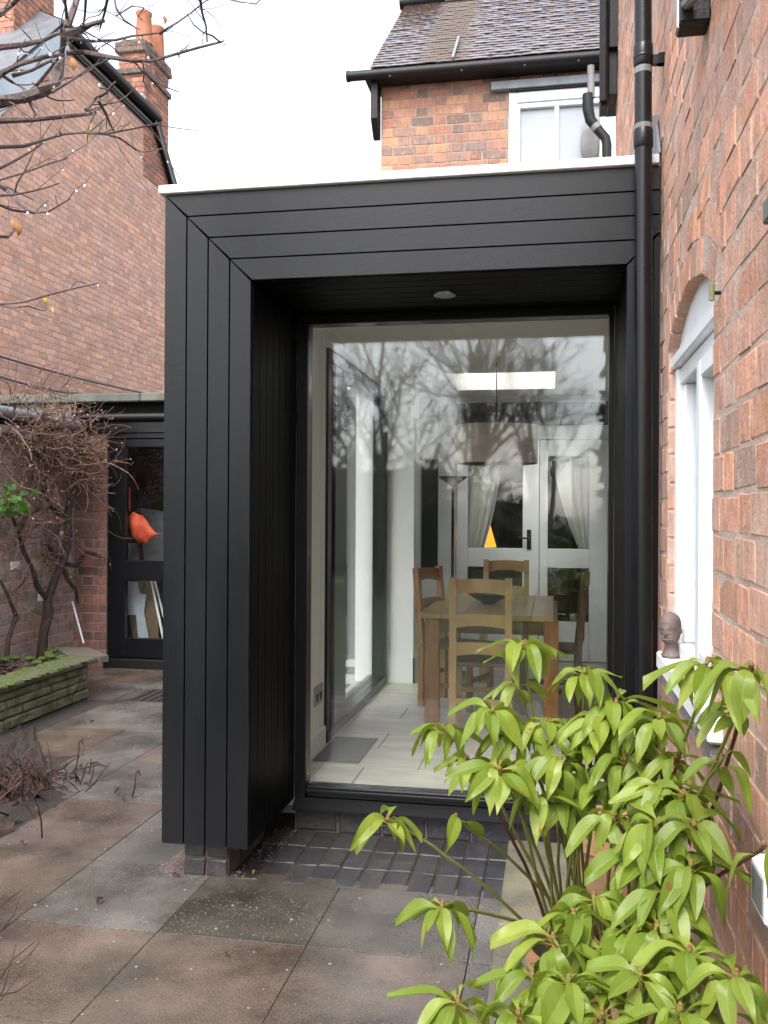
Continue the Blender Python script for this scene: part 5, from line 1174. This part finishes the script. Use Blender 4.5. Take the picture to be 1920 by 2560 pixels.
# scattered debris on paving
def litter(u, v, s, mat, label):
    p = onZ(u, v, .006); m = MB(); a = R.uniform(0, 6.28); n = 7
    for k in range(n + 1):
        t = k / n
        for w in (-1, 0, 1):
            x = (t - .5) * s; y = w * s * .22 * math.sin(math.pi * min(.96, t + .06)); m.v.append((p.x + x * math.cos(a) - y * math.sin(a), p.y + x * math.sin(a) + y * math.cos(a), .004 + .010 * abs(w) + .012 * math.sin(t * 3.1)))
    for k in range(n):
        for w in (0, 1): m.f.append((3 * k + w, 3 * k + w + 1, 3 * k + w + 4, 3 * k + w + 3))
    tag(obj('fallen_leaf', m, mat, None, True), label, 'leaf', 'fallen leaves on the paving')
litter(250, 2255, .05, DEAD, 'curled dark leaf on the grey slab left of the black box'); litter(565, 2390, .03, DEAD, 'small dark leaf scrap on the brown slab below the pier'); litter(650, 2135, .055, DRYLEAF, 'pale brown leaf fallen beside the glass on dark pavers')
litter(636, 2185, .035, DRYLEAF, 'orange leaf at the foot of the brick pier'); litter(185, 1950, .05, DEAD, 'dark leaf on paving near the withered clump'); litter(440, 2190, .04, DEAD, 'dark crumpled leaf in front of the pier'); litter(230, 1806, .04, DEAD, 'dark leaf scrap near the planter foot'); litter(55, 2110, .03, DEAD, 'tiny dark leaf on the brown slab at left'); litter(735, 2190, .03, DEAD, 'dark scrap lying on the blue pavers')
m_ = MB()
for _ in range(170):
    x, y = R.uniform(-2.6, -.3), R.uniform(2.1, 3.75)
    if R.random() < .45: x, y = R.uniform(-3.6, -1.7), R.uniform(3.8, 8.3)
    s = R.uniform(.002, .006); m_.ball((x, y, .002), s, 4, (1.3, 1, .5))
tag(obj('pale_grit', m_, STONE_U, None, False, 'stuff'), 'scattered pale grit on the wet paving', 'grit')
m_ = MB()
for _ in range(900):
    if R.random() < .5: x, y = R.choice(xs[4:8]) + R.gauss(0, .006), R.uniform(1.9, 3.9)
    else: x, y = R.uniform(-2.7, -.3), R.choice(ys[1:5]) + R.gauss(0, .006)
    if R.random() < .3: x, y = R.uniform(-3.4, -1.7), R.choice(ys[4:]) + R.gauss(0, .012)
    m_.ball((x, y, -.001), R.uniform(.0015, .005), 3, (1.4, 1.2, .5))
tag(obj('joint_moss', m_, M('joint_dirt', (.04, .035, .022), (.03, .04, .012), 3, .9), None, False, 'stuff'), 'moss and dirt lodged in the joints of the paving', 'moss')
m_ = MB()
for _ in range(300):
    x, y = R.uniform(-1.72, -1.6), R.uniform(3.80, 4.05); m_.ball((x, y, -.001), R.uniform(.003, .007), 4, (1.2, 1, .6))
for _ in range(160):
    x, y = R.uniform(-1.37, -1.26), R.uniform(3.8, 4.44); m_.ball((x, y, .0), R.uniform(.003, .008), 4, (1.2, 1, .6))
tag(obj('gravel', m_, M('pinkish_gravel', (.13, .085, .07), (.08, .055, .05), 60, .8), None, False, 'stuff'), 'brown gravel round the foot of the brick pier', 'gravel')

# ================================================================== GARDEN BEHIND THE VIEWER (seen in the glass)
def tree(x, y, h, seed, label, stems=1):
    rg = random.Random(seed); e = empty('garden_tree', (x, y, 0), label, 'tree', 'bare trees across the garden'); tk = MB(); bm = MB()
    def grow(p, d, r, L_, dep):
        n = 4; pts = wander(rg, p, d, L_, n, .16 if dep < 2 else .24, .05); rs_ = [r * (1 - .38 * i / n) for i in range(n + 1)]
        (tk if dep == 0 else bm).tube(pts, rs_, 6 if dep < 2 else 3, False)
        if dep >= 4: return
        for k in range((4, 4, 4, 4)[dep]):
            i = rg.uniform(.35, 1) * n; q_ = pts[int(i)] if int(i) <= n else pts[-1]; dd = (pts[-1] - pts[-2]).normalized()
            grow(q_, dd + Vector((rg.gauss(0, .55), rg.gauss(0, .55), rg.gauss(.1, .4))), max(.006, r * .6 * rg.uniform(.6, 1)), L_ * rg.uniform(.55, .8), dep + 1)
    for s in range(stems): grow(Vector((x + rg.uniform(-.2, .2) * (stems > 1), y, 0)), Vector((rg.uniform(-.25, .25), rg.uniform(-.2, .2), 1)), .085 * h / 8, h * .38, 0)
    obj('trunk', tk, BARKF, e, True); obj('branches', bm, BARKF, e)
tree(-3.3, -9, 8.5, 1, 'slender leaning bare tree reflected at the left of the glass', 2); tree(-2.0, -10.5, 9.5, 2, 'many stemmed bare tree reflected in the middle of the glass', 3); tree(-.3, -13, 9, 3, 'bare tree reflected at the right of the glass', 2); tree(-5.6, -12, 9, 4, 'bare tree reflected furthest left, over the hedge', 2); tree(-4.2, -14, 10, 8, 'tall bare tree behind the others, reflected above the hedge', 1)
def bushy(name, label, cat, boxes, n, seed):
    rg = random.Random(seed); m = MB()
    for _ in range(n):
        x0, y0, z0, x1, y1, z1 = rg.choice(boxes); p = Vector((rg.uniform(x0, x1), rg.uniform(y0, y1), z0 + (z1 - z0) * rg.random() ** .7 * rg.uniform(.75, 1.08)))
        s = rg.uniform(.06, .16); a = Vector((rg.gauss(0, 1), rg.gauss(0, 1), rg.gauss(0, 1))).normalized() * s; b = a.cross(Vector((rg.gauss(0, 1), rg.gauss(0, 1), rg.gauss(0, 1)))).normalized() * s * .6
        m.add([p - a, p + b, p + a, p - b], [(0, 1, 2, 3)])
    for x0, y0, z0, x1, y1, z1 in boxes: m.box(x0 + .12, y0 + .12, z0, x1 - .12, y1 - .12, z1 * .86)
    tag(obj(name, m, HEDGE), label, cat)
bushy('hedge', 'dense dark evergreen hedge across the far end of the garden', 'hedge', [(-12 + k * 1.25, -17.5 + R.uniform(-.5, .5), -.05, -10.4 + k * 1.25, -16 + R.uniform(-.3, .3), R.uniform(1.3, 3.6)) for k in range(15)], 7000, 1)
bushy('evergreen_shrub', 'clipped dark evergreen beside the house corner, reflected at the right edge', 'shrub', [(.5, -1.7, -.05, 1.4, 1.5, 3.0)], 2500, 2)
